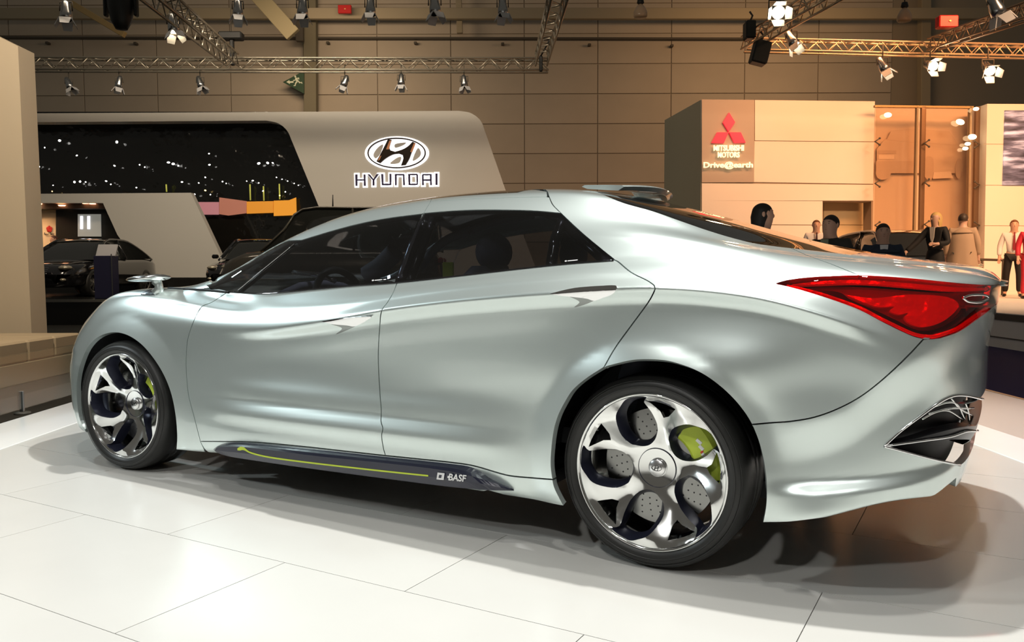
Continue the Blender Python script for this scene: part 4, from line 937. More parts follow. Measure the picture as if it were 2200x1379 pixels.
# --- side skirt blade
def skirt():
    T = catmull([(459,965.5),(468,957),(490,951.5),(520,951),(580,955.5),(700,967),(820,980),(972,996),(1019,1005),(1058,1031),(1105,1052)], 5)
    Cc = catmull([(459,965.8),(469,961),(490,959.5),(520,960),(583.6,967),(674.5,979),(810,993),(924,1006),(991,1017.5),(1048,1033),(1105.2,1053)], 5)
    B = catmull([(459,966.2),(468,973),(490,980),(522,985.5),(620,1000),(740,1016.5),(820,1027),(960,1045),(1036.7,1052),(1070,1053.5),(1105.5,1054)], 5)
    n = len(T); rows = []
    for i in range(n):
        t = i/(n-1); e = min(1, t/.05, (1-t)/.15); e = max(e, 0)**.6
        p = surf(np.array([px_uv(*T[i])]), -.004)[0][0]
        yc = p[1]*(1-e)+e*(-.962); q = at_y(*Cc[i], yc); yb = p[1]*(1-e)+e*(-.952); r = at_y(*B[i], yb)
        q2 = q.copy(); q2[1] -= .0
        rows.append([p, (p*.35+q*.65)+np.array([0, -.002, .002]), q, q*.5+r*.5+np.array([0, -.005*e, 0]), r, r+np.array([0, .16*e+.01, .01])])
    v = [p for r in rows for p in r]; m = 6
    f = [(i*m+k, (i+1)*m+k, (i+1)*m+k+1, i*m+k+1) for i in range(n-1) for k in range(m-1)]
    b = MB().add(v, f, 0, False); o = b.build('side_skirt', mat('skirt_navy', (.010, .012, .030), .30, 0, .5), CAR)
    S = catmull([(510,965),(523,963.5),(540,973),(583.6,983),(674.5,995),(810,1010.5),(920,1022)], 6); hw = np.interp(np.linspace(0, 1, len(S)), [0, .08, .18, .3, 1], [2.2, 4.2, 3.2, 1.7, 1.7])
    vs = [];
    for (u_, v_), h in zip(S, hw): vs += [at_y(u_, v_-h, -.9635), at_y(u_, v_+h, -.9645)]
    k = len(S); st = mesh_obj('accent_stripe', vs, [(2*i, 2*i+1, 2*i+3, 2*i+2) for i in range(k-1)], LIME, o); st['label'] = 'lime green stripe along the skirt'
    # maker's lettering
    a, b_ = at_y(938, 1029.5, -.966), at_y(1004, 1034.5, -.966)
    d = Vector(b_-a); L = d.length; ex = d.normalized(); ez = Vector((0, -.05, 1)).normalized(); nz = ex.cross(ez).normalized()
    Mx = Matrix(((ex.x, ez.x, nz.x, a[0]), (ex.y, ez.y, nz.y, a[1]), (ex.z, ez.z, nz.z, a[2]), (0, 0, 0, 1)))
    t = text_obj('lettering', 'BASF', .036, WHITEMARK, o, .0008, .25, .0008); t.matrix_world = Mx @ Matrix.Translation((L*.66, 0, 0))
    e = MB(); e.prism([(0,0),(.032,0),(.039,.027),(.007,.027)], -.0005, .001); lg = e.build('logo_square', WHITEMARK, o); lg.matrix_world = Mx @ Matrix.Translation((0, 0, 0))
    e = MB(); e.prism([(.010,.007),(.022,.007),(.026,.019),(.014,.019)], .001, .0016); e.prism([(.050,.010),(.058,.010),(.060,.018),(.052,.018)], 0, .001, mi=1); l2 = e.build('logo_dot', [MATS['skirt_navy'], WHITEMARK], o); l2.matrix_world = Mx.copy()
    c = o.copy(); COL.objects.link(c); c.parent = CAR; c.scale = (1, -1, 1)
skirt()
# --- door handles: shaded pocket patch and chrome blade
for parent_name, blade, pocket in (('rear_door', [(1184,630.6),(1238,622),(1290,618),(1327,617.5),(1316,629),(1297,636),(1278.5,642.5),(1262,638),(1230,634)], [(1222,636),(1250,633),(1280,641),(1262,652),(1234,660),(1245,648)]),
                                   ('front_door', [(694,690),(740,683),(797.5,677.5),(790,685),(780.7,691),(764,698.5),(748,696),(720,694)], [(712,696),(735,693),(765,698),(750.5,707),(722,718),(735,705)])):
    dr = bpy.data.objects[parent_name]
    panel('door_handle', [('px', blade+[blade[0]])], CHROME, off=.010, flange=.014, gap=0, step=.012, mirror=False, parent=dr)
    panel('handle_pocket_shade', [('px', pocket+[pocket[0]])], mat('pocket_shade', (.30, .32, .31), .3, .8), off=.0012, flange=.004, gap=0, step=.012, mirror=False, parent=dr)  # flat darker patch: shadow of the body-coloured pocket put into the colour

# small white marks low in the side windows
for wn, marks in (('front_window', [[(798.5,601.2),(802.5,600.2),(803,602.8),(799,603.6)], [(804.5,601),(821,599.6),(821,601.2),(804.5,602.6)], [(823.5,599.4),(829.5,598.8),(829.5,600.4),(823.5,601)]]), ('rear_window', [[(1213,559.5),(1217,558.6),(1217.5,561),(1213.5,561.8)], [(1219,559.2),(1241,557),(1241,558.6),(1219,560.8)]])):
    wo = bpy.data.objects[wn]
    for q in marks: panel('window_mark', [('pl', q+[q[0]])], WHITEMARK, off=-.001, flange=0, gap=0, step=.05, mirror=False, parent=wo)

# ------------------------------------------------------------------ wheels
RIM_R, TYRE_R = .2712, .3338
HOLE = [(.2565,165),(.2372,168.8),(.200,165),(.163,161.5),(.1446,160.8),(.129,161),(.0998,166),(.083,181),(.088,197),(.105,207),(.122,212),(.160,210.5),(.195,203),(.222,196.4),(.241,188.9),(.2574,182.1),(.2594,174)]
HOLE_IN = [(.247,170.5),(.234,169.8),(.200,167.5),(.163,165),(.1446,164.5),(.129,166),(.110,172),(.099,183),(.101,194),(.110,202),(.122,204.5),(.158,203),(.192,197.5),(.217,192.5),(.232,187.5),(.243,182),(.248,175.5)]
TRI = [(.237,141),(.217,143.3),(.1965,146.5),(.1839,152.5),(.206,156),(.2418,165.8),(.241,159),(.239,150)]
def pol(r, d): return (r*math.cos(math.radians(d)), r*math.sin(math.radians(d)))
def wdepth(r): return .082*np.clip(1-(np.asarray(r)/.258)**1.7, 0, 1)+.006
def make_wheel(name, x, y, steer=0.0, flip=1, spin=0.0):
    """local frame: wheel plane is xz, +y points inboard; rim lip at y=0"""
    spokes_v = []; mb = MB()
    # face: ring with holes
    n_o = 120; outer = np.array([pol(.262, 360*i/n_o) for i in range(n_o)])
    pts = [Vector(p) for p in outer]; ed = [(i, (i+1) % n_o) for i in range(n_o)]; holes = []
    for k in range(5):
        h = np.array(catmull([pol(r, d+72*k) for r, d in HOLE], 3, True)); t = []
        tp = [pol(r, d+72*k) for r, d in TRI]
        for a, b in zip(tp, tp[1:]+tp[:1]): t += [tuple(np.array(a)+(np.array(b)-np.array(a))*s) for s in (0, .34, .67)]
        for H in (h, np.array(t)):
            m = len(pts); pts += [Vector(p) for p in H]; ed += [(m+i, m+(i+1) % len(H)) for i in range(len(H))]; holes.append(H)
    gx = np.arange(-.262, .263, .011); A, B = np.meshgrid(gx, gx); X_, Y_ = A.ravel(), B.ravel(); ok = np.hypot(X_, Y_) < .256
    for H in holes: 
        ok &= ~inside(H, X_, Y_)
    X_, Y_ = X_[ok], Y_[ok]; bd = np.array([tuple(p) for p in pts]); d = np.array([np.min((bd[:, 0]-a)**2+(bd[:, 1]-b)**2) for a, b in zip(X_, Y_)]); k = d > .004**2
    pts += [Vector((a, b)) for a, b in zip(X_[k], Y_[k])]
    r = delaunay_2d_cdt(pts, ed, [], 0, 1e-7); V = np.array([tuple(p) for p in r[0]]); F = []
    for f in r[2]:
        c = V[list(f)].mean(0)
        if np.hypot(*c) > .262: continue
        if any(inside(H, np.array([c[0]]), np.array([c[1]]))[0] for H in holes): continue
        F.append(tuple(f))
    rr = np.hypot(V[:, 0], V[:, 1]); ang = np.degrees(np.arctan2(V[:, 1], V[:, 0]))
    dep = wdepth(rr)
    # blades: trailing edge of each spoke stands proud, leading edge falls away
    ph = ((ang-212) % 72)/72.0
    dep = dep+.015*np.sin(ph*2*PI)*np.clip((rr-.08)/.06, 0, 1)*np.clip((.258-rr)/.03, 0, 1)
    P3 = np.stack([V[:, 0], dep, V[:, 1]], 1)
    F = [f if np.cross(P3[f[1]]-P3[f[0]], P3[f[2]]-P3[f[0]])[1] < 0 else f[::-1] for f in F]
    wh = mesh_obj(name, P3, F, SATIN, CAR, True)
    # dark chamfered walls of the openings
    wb_ = MB()
    for k in range(5):
        a = catmull([pol(q, d+72*k) for q, d in HOLE], 3, True); b = catmull([pol(q, d+72*k) for q, d in HOLE_IN], 3, True); m = len(a)
        def dp(p):
            rr_ = np.hypot(*p); an = (math.degrees(math.atan2(p[1], p[0]))-212) % 72/72.0
            return float(wdepth(rr_)+.015*math.sin(an*2*PI)*np.clip((rr_-.08)/.06, 0, 1)*np.clip((.258-rr_)/.03, 0, 1))
        v = [(p[0], dp(p), p[1]) for p in a]+[(p[0], dp(p)+.035, p[1]) for p in b]+[(p[0], dp(p)+.06, p[1]) for p in b]
        wb_.add(v, [(i, (i+1) % m, m+(i+1) % m, m+i) for i in range(m)]+[(m+i, m+(i+1) % m, 2*m+(i+1) % m, 2*m+i) for i in range(m)], 0, True)
        tp = [pol(q, d+72*k) for q, d in TRI]; m = len(tp)
        v = [(p[0], dp(p), p[1]) for p in tp]+[(p[0]*.97, dp(p)+.03, p[1]*.97) for p in tp]
        wb_.add(v, [(i, (i+1) % m, m+(i+1) % m, m+i) for i in range(m)], 1, False)
    wb_.build('spoke_wall', [mat('wheel_navy', (.02, .022, .04), .3, .4), SATIN], wh)
    My = Matrix(((1, 0, 0, 0), (0, 0, 1, 0), (0, 1, 0, 0), (0, 0, 0, 1)))      # lathe axis along +y
    b = MB(); b.lathe([(.258, .010), (.262, .002), (.267, -.003), (.2712, .0), (.2705, .012), (.262, .02), (.258, .05), (.25, .06), (.245, .2)], 96, 0, My); b.build('rim_lip', SATIN, wh)
    b = MB(); b.lathe([(.267, .006), (.276, -.003), (.290, -.009), (.305, -.008), (.318, .002), (.328, .016), (.3325, .03), (TYRE_R, .06), (TYRE_R, .10), (.3285, .1005), (.3285, .107), (TYRE_R, .1075), (TYRE_R, .14), (.3285, .1405), (.3285, .147), (TYRE_R, .1475), (TYRE_R, .185), (.3325, .215), (.328, .229), (.318, .243), (.29, .25), (.262, .24)], 96, 0, My)
    b.build('tyre', RUBBER, wh)
    b = MB(); b.lathe([(.2925, -.0098), (.2935, -.0115), (.2955, -.0115), (.2965, -.0095)], 96, 0, My); b.lathe([(.3135, -.0035), (.314, -.0052), (.316, -.0045), (.3165, -.0022)], 96, 0, My); b.build('tyre_rib', RUBBER, wh)
    # hub cone, cap and emblem
    b = MB(); b.lathe([(.0672, .0805), (.0672, .0760), (.0684, .0760), (.0684, .0805)], 64, 0, My); b.build('hub_ring', mat('wheel_navy', (.02, .022, .04), .3, .4), wh)
    b = MB(); b.lathe([(.0320, .090), (.0310, .078), (.0280, .0745), (0, .0735)], 32, 0, My); cap = b.build('hub_cap', mat('hub_cap_silver', (.8, .8, .8), .25, 1.0), wh)
    b = MB(); Me = Matrix(((1, 0, 0, 0), (0, 0, -1, .0735), (0, 1, 0, 0), (0, 0, 0, 1)))
    emblem_solids(b, .019, .0012, Me, 0); b.build('emblem', BLACKGLOSS, cap)
    # drilled brake disc and caliper
    b = MB(); b.lathe([(.06, .15), (.06, .115), (.10, .113), (.205, .113), (.205, .140), (.1, .140)], 64, 0, My, False); b.lathe([(.0, .105), (.085, .105), (.092, .113)], 32, 1, My)
    for i in range(30):
        for j, q in enumerate((.125, .145, .165, .185)):
            a = 2*PI*(i+.25*j)/30; b.tube((q*math.cos(a), .1126, q*math.sin(a)), (q*math.cos(a), .1135, q*math.sin(a)), .003, 6, 1)
    b.build('brake_disc', [mat('disc_steel', (.30, .30, .29), .22, 1.0), BLACKMAT], wh)
    b = MB(); a0, a1 = (-12, 58)
    for i in range(10):
        t0, t1 = math.radians(a0+(a1-a0)*i/10), math.radians(a0+(a1-a0)*(i+1)/10)
        v = [(q*math.cos(t), yy, q*math.sin(t)) for t in (t0, t1) for q, yy in ((.125, .100), (.135, .090), (.21, .090), (.222, .10), (.222, .155), (.125, .155))]
        b.add(v, [(i_, (i_+1) % 6, 6+(i_+1) % 6, 6+i_) for i_ in range(6)]+([tuple(range(6))] if i == 0 else [])+([tuple(range(6, 12))] if i == 9 else []), 0, False)
    cal = b.build('brake_caliper', LIME, wh); cal['label'] = 'lime green caliper'
    for r_, a_, w_, m_ in ((.178, 36, .022, WHITEMARK), (.174, 29, .020, WHITEMARK), (.170, 24.5, .007, mat('caliper_red', (.6, .05, .03), .4)), (.172, 20, .018, WHITEMARK), (.172, 12, .022, WHITEMARK)):
        ca_, sa_ = math.cos(math.radians(a_)), math.sin(math.radians(a_)); MB().box((r_*ca_, .0893, r_*sa_), (w_, .002, .012), 0, 0, Matrix.Rotation(math.radians(60-a_*.6), 3, 'Y'), .0008).build('caliper_mark', m_, cal)
    wh.location = (x, y, TYRE_R); wh.rotation_euler = (0, 0, steer)
    return wh
def emblem_solids(b, r, th, Mx, mi=0, asp=.55, ring=.13):
    """slanted letter in an oval ring"""
    n = 48; o = [(r*math.cos(2*PI*i/n), r*asp*math.sin(2*PI*i/n)) for i in range(n)]
    q = [((r*(1-ring*.62))*math.cos(2*PI*i/n), (r*asp*(1-ring))*math.sin(2*PI*i/n)) for i in range(n)]
    v = [Mx@Vector((x, y, h)) for h in (0, th) for x, y in o]+[Mx@Vector((x, y, h)) for h in (0, th) for x, y in q]
    f = []
    for i in range(n):
        j = (i+1) % n
        f += [(n+i, n+j, 3*n+j, 3*n+i), (i, j, n+j, n+i), (2*n+j, 2*n+i, 3*n+i, 3*n+j), (j, i, 2*n+i, 2*n+j)]
    b.add(v, f, mi)
    # slanted strokes with the curved cross stroke
    s = r*asp
    L = catmull([(-.62*r, -.80*s), (-.46*r, -.25*s), (-.34*r, .25*s), (-.22*r, .90*s)], 4); Lr = catmull([(-.08*r, .92*s), (-.18*r, .40*s), (-.20*r, .12*s)], 4)
    bar = catmull([(-.20*r, .12*s), (.05*r, .16*s), (.22*r, .40*s), (.34*r, .88*s)], 5); R1 = [(.58*r, .78*s)]; R2 = catmull([(.58*r, .78*s), (.46*r, .25*s), (.34*r, -.25*s), (.22*r, -.90*s)], 4)
    R3 = catmull([(.08*r, -.92*s), (.16*r, -.42*s), (.19*r, -.14*s)], 4); b2 = catmull([(.19*r, -.14*s), (-.06*r, -.16*s), (-.24*r, -.40*s), (-.38*r, -.88*s)], 5)
    poly = [tuple(p) for p in L+Lr+bar+R2+R3+b2]
    cl = [poly[0]]
    for p in poly[1:]:
        if abs(p[0]-cl[-1][0])+abs(p[1]-cl[-1][1]) > r*1e-3: cl.append(p)
    tri = delaunay_2d_cdt([Vector(p) for p in cl], [(i, (i+1) % len(cl)) for i in range(len(cl))], [], 1, 1e-9)
    V2 = [tuple(p) for p in tri[0]]; m = len(V2)
    v = [Mx@Vector((x, y, th)) for x, y in V2]+[Mx@Vector((x, y, 0)) for x, y in V2]
    b.add(v, [tuple(f) for f in tri[2]]+[tuple(m+i for i in f[::-1]) for f in tri[2]], mi)
    k = len(cl); v = [Mx@Vector((x, y, h)) for h in (0, th) for x, y in cl]; b.add(v, [(i, (i+1) % k, k+(i+1) % k, k+i) for i in range(k)], mi)
wr = make_wheel('wheel', 0.0, -.893)
def wheel_copy(x, y, rz, flip=False):
    c = copy_tree(wr, CAR); c.location = (x, y, TYRE_R); c.rotation_euler = (0, 0, rz)
    if flip: c.scale = (1, -1, 1)
    return c
wf = wheel_copy(-2.85, -.893, .042)
wheel_copy(0, .893, 0, True); wheel_copy(-2.85, .893, .042, True)
# liners inside the arches, floor pan
for wx, rx, rz_, yo in ((0, .405, .405, .895), (-2.845, .450, .395, .842)):
    for sy in (-1, 1):
        v = []; K = 40
        for i in range(K+1):
            t = PI*(.03+.94*i/K)
            v += [(wx+rx*math.cos(t), sy*yo, .335+rz_*math.sin(t)), (wx+rx*math.cos(t), sy*.60, .335+rz_*math.sin(t))]
        f = [(2*i, 2*i+2, 2*i+3, 2*i+1) for i in range(K)]
        f.append(tuple(2*i+1 for i in range(K+1)))
        mesh_obj('wheel_arch_liner', v, f, BLACKMAT, CAR, False)
mb = MB(); mb.box((-1.42, 0, .21), (1.9, 1.62, .05)); mb.box((-1.5, 0, .235), (3.8, 1.1, .06)); mb.box((.60, 0, .40), (.46, 1.5, .05)); mb.box((-3.42, 0, .235), (.22, 1.2, .05)); mb.build('underbody', BLACKMAT, CAR)
mb = MB(); mb.box((.36, 0, .84), (.80, 1.25, .03)); mb.build('parcel_shelf', BLACKMAT, CAR)

# ------------------------------------------------------------------ cabin, mirror, lamp internals
M_SEAT = mat('seat_grey', (.16, .17, .22), .7); M_SEAT_L = mat('seat_light', (.42, .43, .48), .6); M_CABIN = mat('cabin_dark', (.03, .03, .033), .7)
def seat(x, y):
    b = MB(); 
    # cushion and back as lofted cushions
    def loft(secs, mi=0):
        n = len(secs[0]); v = [p for s in secs for p in s]
        f = [(i*n+k, i*n+(k+1) % n, (i+1)*n+(k+1) % n, (i+1)*n+k) for i in range(len(secs)-1) for k in range(n)]+[tuple(range(n-1, -1, -1)), tuple(range(len(v)-n, len(v)))]
        b.add(v, f, mi, True)
    def ring(c, rx, ry, tilt=0, n=14):
        return [(c[0]+ry*math.copysign(abs(math.sin(2*PI*i/n))**.7, math.sin(2*PI*i/n))*math.cos(tilt), c[1]+rx*math.copysign(abs(math.cos(2*PI*i/n))**.7, math.cos(2*PI*i/n)), c[2]+ry*math.copysign(abs(math.sin(2*PI*i/n))**.7, math.sin(2*PI*i/n))*math.sin(tilt)) for i in range(n)]
    loft([ring((x-.26, y, .50), .22, .06, 1.4), ring((x-.1, y, .47), .25, .08, 1.45), ring((x+.1, y, .45), .25, .08, 1.5), ring((x+.24, y, .45), .23, .07, 1.5)])
    loft([ring((x+.20, y, .46), .22, .07), ring((x+.24, y, .62), .25, .075), ring((x+.30, y, .82), .25, .065), ring((x+.35, y, .98), .20, .05), ring((x+.37, y, 1.04), .13, .035)])
    o = b.build('seat', M_SEAT, CAR)
    b = MB(); b.sphere((x+.39, y, 1.10), (.055, .13, .085), 0, 14, 10); b.build('headrest', M_SEAT, o)
    return o
for x in (-1.30, -.42):
    for y in (-.40, .40): seat(x, y)
mb = MB(); mb.box((-1.0, 0, .40), (2.4, 1.5, .06)); mb.build('cabin_floor', M_CABIN, CAR)
# dashboard
v = []; K = 17
for i in range(K):
    y = -.74+1.48*i/(K-1); c = .16*(y/.74)**2
    v += [(-2.32+c*.3, y, .88), (-2.1+c*.3, y, .925-c*.12), (-1.92+c, y, .915-c*.12), (-1.86+c, y, .86), (-1.92+c, y, .70), (-1.9+c, y, .50)]
mesh_obj('dashboard', v, [(6*i+k, 6*i+k+1, 6*i+k+7, 6*i+k+6) for i in range(K-1) for k in range(5)], M_CABIN, CAR, True)
mb = MB(); pts = [(-1.80+.02*math.cos(2*PI*i/28)*0, -.40+.175*math.cos(2*PI*i/28), .86+.165*math.sin(2*PI*i/28)) for i in range(29)]
pts = [(p[0]-.25*(p[2]-.86), p[1], p[2]) for p in pts]; mb.path(pts, .018, 8, 0, False); sw = mb.build('steering_wheel', mat('wheel_leather', (.02, .02, .02), .5), CAR)
mb = MB(); mb.box((-1.79, -.40, .86), (.05, .30, .06), 0, 0, None, .02); mb.box((-1.79, -.40, .79), (.05, .06, .12), 0, 0, None, .02); mb.build('steering_spoke', M_SEAT_L, sw)
mb = MB(); mb.path([(-2.0, -.62, .90), (-1.98, -.5, .945), (-1.96, -.36, .955), (-1.95, -.22, .94), (-1.95, -.1, .90)], .02, 8); mb.build('instrument_hood', M_SEAT, CAR)
mb = MB(); mb.box((-1.25, 0, .56), (1.6, .22, .22), 0, 0, None, .04); mb.build('centre_console', M_SEAT, CAR)
p = at_y(963, 578, -.55); mb = MB(); mb.box((p[0], -.55, p[2]-.02), (.05, .012, .10), 0, .3, None, .004); mb.build('belt_tag', LIME, CAR)
# pale cabin arch seen through the rear window
def inner_path(pts, y, r, nm, m): mb = MB(); mb.path([tuple(at_y(u, v, y)) for u, v in catmull(pts, 5)], r, 8); return mb.build(nm, m, CAR)
inner_path([(905, 575), (925, 545), (960, 515), (1010, 495)], -.2, .022, 'seat_trim', M_SEAT_L)
inner_path([(1010, 497), (1050, 482), (1100, 470), (1145, 464)], .45, .022, 'roof_trim', M_SEAT_L)
inner_path([(790, 590), (820, 570), (850, 540)], -.3, .05, 'door_trim', M_SEAT_L)
inner_path([(630, 585), (680, 590), (720, 604)], -.45, .012, 'dash_trim', CHROME)
# camera mirror on the wing
p0 = at_y(345, 621, -.80); mb = MB()
q = [at_y(u, v, -.82) for u, v in ((338, 628), (342, 620), (341, 612), (336, 604))]
rr = [.030, .022, .020, .026]
mb.path([tuple(a) for a in q], rr, 10); rs = mb.build('mirror_stalk', PAINT, CAR)
c0 = at_y(317, 597.5, -.83); L = (at_y(346, 598, -.83)-at_y(286, 600, -.83))[0]
mb = MB(); secs = []
for i in range(13):
    t = i/12; x = at_y(286, 600, -.83)[0]+L*t; h = .030*math.sin(PI*min(1, .08+t*.62))**.6*(1 if t < .93 else .75); w_ = .085*math.sin(PI*min(1, .08+t*.62))**.7
    z = at_y(286+60*t, 601-5.5*t, -.83)[2]
    secs.append([(x, -.84+w_*math.cos(2*PI*k/12), z+h*.62*math.sin(2*PI*k/12)) for k in range(12)])
vv = [p for s in secs for p in s]; mb.add(vv, [(i*12+k, i*12+(k+1) % 12, (i+1)*12+(k+1) % 12, (i+1)*12+k) for i in range(12) for k in range(12)]+[tuple(range(12)), tuple(range(len(vv)-12, len(vv)))], 0, True)
rm = mb.build('mirror_head', mat('mirror_silver', (.80, .82, .82), .18, 1.0, .6), rs)
for o in (rs,):
    c = copy_tree(o, CAR); c.scale = (1, -1, 1)
# base pad under the mirror
panel('mirror_pad', [('px', [(302,632),(318,624.5),(335,619.5),(352,619),(345,628),(325,634),(302,632)])], mat('pad_grey', (.10, .11, .13), .25, .4, .6), off=.003, flange=.004, gap=0, step=.02)
# tail lamp internals behind the red lens
tlr = mat('lamp_red', (.80, .012, .022), .24, .55, .5, emit=(1, .01, .015), estr=.20, bump=(9, .7, .05)); tld = mat('lamp_dark', (.018, .003, .004), .3, 0, .6)  # red parts glow slightly although the lamp is unlit
tlp = [o for o in CAR.children if o.name.startswith('tail_light')]
def lampart(name, pts, m, off):
    o = panel(name, [('px', pts+[pts[0]])], m, off=off, flange=.012, gap=0, step=.03, mirror=False, parent=tlp[0])
    c = o.copy(); COL.objects.link(c); c.parent = tlp[1]
lampart('lamp_band', [(1700,606),(1760,599),(1847,596),(1950,602),(2050,612),(2125,618),(2120,624),(2050,622),(1950,613),(1850,605),(1760,606)], tlr, -.012)
lampart('lamp_reflector', [(1816,627),(1880,636),(1960,629),(2040,634),(2072,652),(2060,672),(2030,692),(1990,701),(1958,692),(1948,678),(1958,668),(1935,672),(1915,664),(1925,654),(1890,655),(1860,645)], tlr, -.020)
lampart('lamp_bezel', [(1730,616),(1800,622),(1830,640),(1880,662),(1930,686),(1965,704),(1995,710),(2030,702),(2070,680),(2085,662),(2080,690),(2040,711),(2000,720),(1970,716),(1920,692),(1850,658),(1780,632)], tld, -.016)
strip('lamp_edge', [(1690,612),(1750,626),(1800,642),(1850,661),(1900,687),(1950,711),(1975,720),(2000,723),(2020,720),(2060,706),(2100,679),(2128,660)], tlr, .006, -.006)
strip('lamp_ring', [(2068,640),(2085,634),(2115,634),(2122,642),(2105,649),(2080,648),(2068,640)], SATIN, .004, .001)

# ------------------------------------------------------------------ show cars of the neighbours
BG_BLACK = mat('bg_black_paint', (.006, .006, .007), .12, 0, 1.0, .04); BG_GLASS = mat('bg_glass', (.012, .013, .012), .06, 0, .5)
def bg_car(name, loc, rz, label, L=4.9, Wd=1.86, H=1.46, wb=2.85, style='saloon', paint=BG_BLACK):
    """front towards -x; lofted body, glass house, wheels, lamps, grille bars, bumper trim"""
    t = empty(name, loc, rz, label, 'car', 'show cars of the neighbouring stands')
    xs = np.linspace(-L/2, L/2, 25)
    def hood(u):     # belt height by position along the car
        if style == 'van': return np.interp(u, [0, .03, .12, .3, .9, .97, 1], [.55, .80, 1.0, 1.08, 1.08, 1.0, .7])
        return np.interp(u, [0, .02, .08, .22, .35, .8, .95, .985, 1], [.45, .66, .76, .86, .92, .96, .95, .86, .5])
    def half(u): return Wd/2*np.interp(u, [0, .015, .06, .15, .85, .95, .985, 1], [.62, .80, .93, 1, 1, .93, .80, .62])
    secs = []
    for x in xs:
        u = (x+L/2)/L; b, h = half(u), hood(u); lo = .24
        s = [(-b*.86, lo), (-b*.97, lo+.08), (-b, lo+.30), (-b*.985, h-.12), (-b*.90, h-.02), (-b*.6, h+.015), (0, h+.025)]
        secs.append(s+[(-p[0], p[1]) for p in s[-2::-1]])
    n = len(secs[0]); v = [(x, y, z) for x, s in zip(xs, secs) for y, z in s]
    b = MB().add(v, [(i*n+k, i*n+(k+1) % n, (i+1)*n+(k+1) % n, (i+1)*n+k) for i in range(24) for k in range(n)]+[tuple(range(n)), tuple(range(len(v)-n, len(v)))], 0, True); b.build('body', paint, t)
    # glass house
    if style == 'van': prof = [(-.30, 1.06), (-.20, 1.55), (-.12, H-.03), (.1, H), (.40, H-.02), (.46, H-.15), (.48, 1.06)]
    elif style == 'hatch': prof = [(-.22, .92), (-.10, 1.28), (-.02, H-.03), (.12, H), (.34, H-.06), (.42, H-.2), (.46, .95)]
    else: prof = [(-.24, .90), (-.12, 1.24), (-.03, H-.03), (.08, H), (.20, H-.03), (.33, H-.26), (.42, .96)]
    prof = catmull([(p[0]*L, p[1]) for p in prof], 3); base = .9
    vg = []; m = len(prof)
    for sx in (-1, -.72, 0, .72, 1):
        for x, z in prof:
            hh = (z-base)/(H-base); w_ = (Wd/2*.90)*(1-.26*max(0, hh)); vg.append((x, sx*w_, z-(.03*(sx*sx)*max(0, hh))))
    fg = [(i*m+k, i*m+k+1, (i+1)*m+k+1, (i+1)*m+k) for i in range(4) for k in range(m-1)]+[tuple(range(m)), tuple(range(4*m, 5*m))]
    MB().add(vg, fg, 0, True).build('glass_house', BG_GLASS, t)
    # roof skin and pillars
    top = [p for p in prof if p[1] > H-.10]; vr = []
    for sx in (-.93, -.6, 0, .6, .93):
        for x, z in top: vr.append((x, sx*(Wd/2*.90)*(1-.26*(z-base)/(H-base))*1.02, z+.012-.03*sx*sx))
    k_ = len(top); MB().add(vr, [(i*k_+k, i*k_+k+1, (i+1)*k_+k+1, (i+1)*k_+k) for i in range(4) for k in range(k_-1)], 0, True).build('roof', paint, t)
    for sy in (-1, 1):
        pp = [(x, sy*(Wd/2*.905)*(1-.26*max(0, (z-base)/(H-base))), z-.02) for x, z in prof]
        MB().path(pp, .028, 6).build('roof_pillar', paint, t)
        i = int(m*.48); MB().tube(pp[i], (pp[i][0]+.05, sy*Wd/2*.91, .93), .03, 6).build('door_pillar', paint, t)
        MB().box((-L/2+.32*L, sy*(Wd/2+.06), 1.0), (.14, .16, .11), 0, 0, None, .03).build('door_mirror', paint, t)
        # lamps
        MB().sphere((-L/2+.26, sy*Wd*.35, .70), (.17, .15, .06), 0, 12, 8).build('headlamp', mat('headlamp_clear', (.55, .50, .38), .15, .6, 1.0), t)
        MB().sphere((-L/2+.10, sy*Wd*.36, .42), (.08, .07, .04), 0, 10, 6).build('fog_lamp', MATS['headlamp_clear'], t)
        MB().box((L/2-.06, sy*Wd*.34, .82), (.12, .36, .16), 0, 0, None, .04).build('rear_lamp', mat('rear_lamp_red', (.35, .01, .01), .2, 0, 1), t)
        for wx in (-wb/2, wb/2):
            My = Matrix.Translation((wx, sy*(Wd/2-.10), .335)) @ Matrix(((1, 0, 0, 0), (0, 0, sy, 0), (0, 1, 0, 0), (0, 0, 0, 1)))
            w_ = MB().lathe([(.22, .10), (.24, .112), (.30, .11), (.33, .09), (.335, 0), (.33, -.1)], 28, 0, My).build('wheel', RUBBER, t)
            rb = MB().lathe([(.0, .075), (.05, .085), (.06, .07)], 20, 0, My); rb.lathe([(.205, .085), (.225, .105), (.228, .10)], 28, 0, My)
            for q in range(7):
                a = 2*PI*q/7; c_, s_ = math.cos(a), math.sin(a); pl = [(.04*c_-.025*s_, .04*s_+.025*c_), (.21*c_-.035*s_, .21*s_+.035*c_), (.21*c_+.035*s_, .21*s_-.035*c_), (.04*c_+.025*s_, .04*s_-.025*c_)]
                rb.prism(pl, .06, .085, My)
            rb.build('rim', mat('bg_rim', (.6, .6, .58), .25, 1.0), w_)
    for q in range(5): MB().box((-L/2-.005+.012*q, 0, .52+.045*q), (.05, .78-.05*abs(q-3), .012), 0, 0, None, .004).build('grille_bar', mat('bg_chrome', (.5, .5, .5), .15, 1), t)
    MB().box((-L/2+.02, 0, .40), (.06, .52, .11), 0, 0, None, .01).build('number_plate', mat('plate_dark', (.06, .06, .06), .4), t)
    return t
HCZ = HST_Z
c1 = bg_car('black_saloon', hall(-11.05, 21.4, HCZ), H_RZ+PI/2, 'black saloon facing the aisle in front of the grey screen wall')
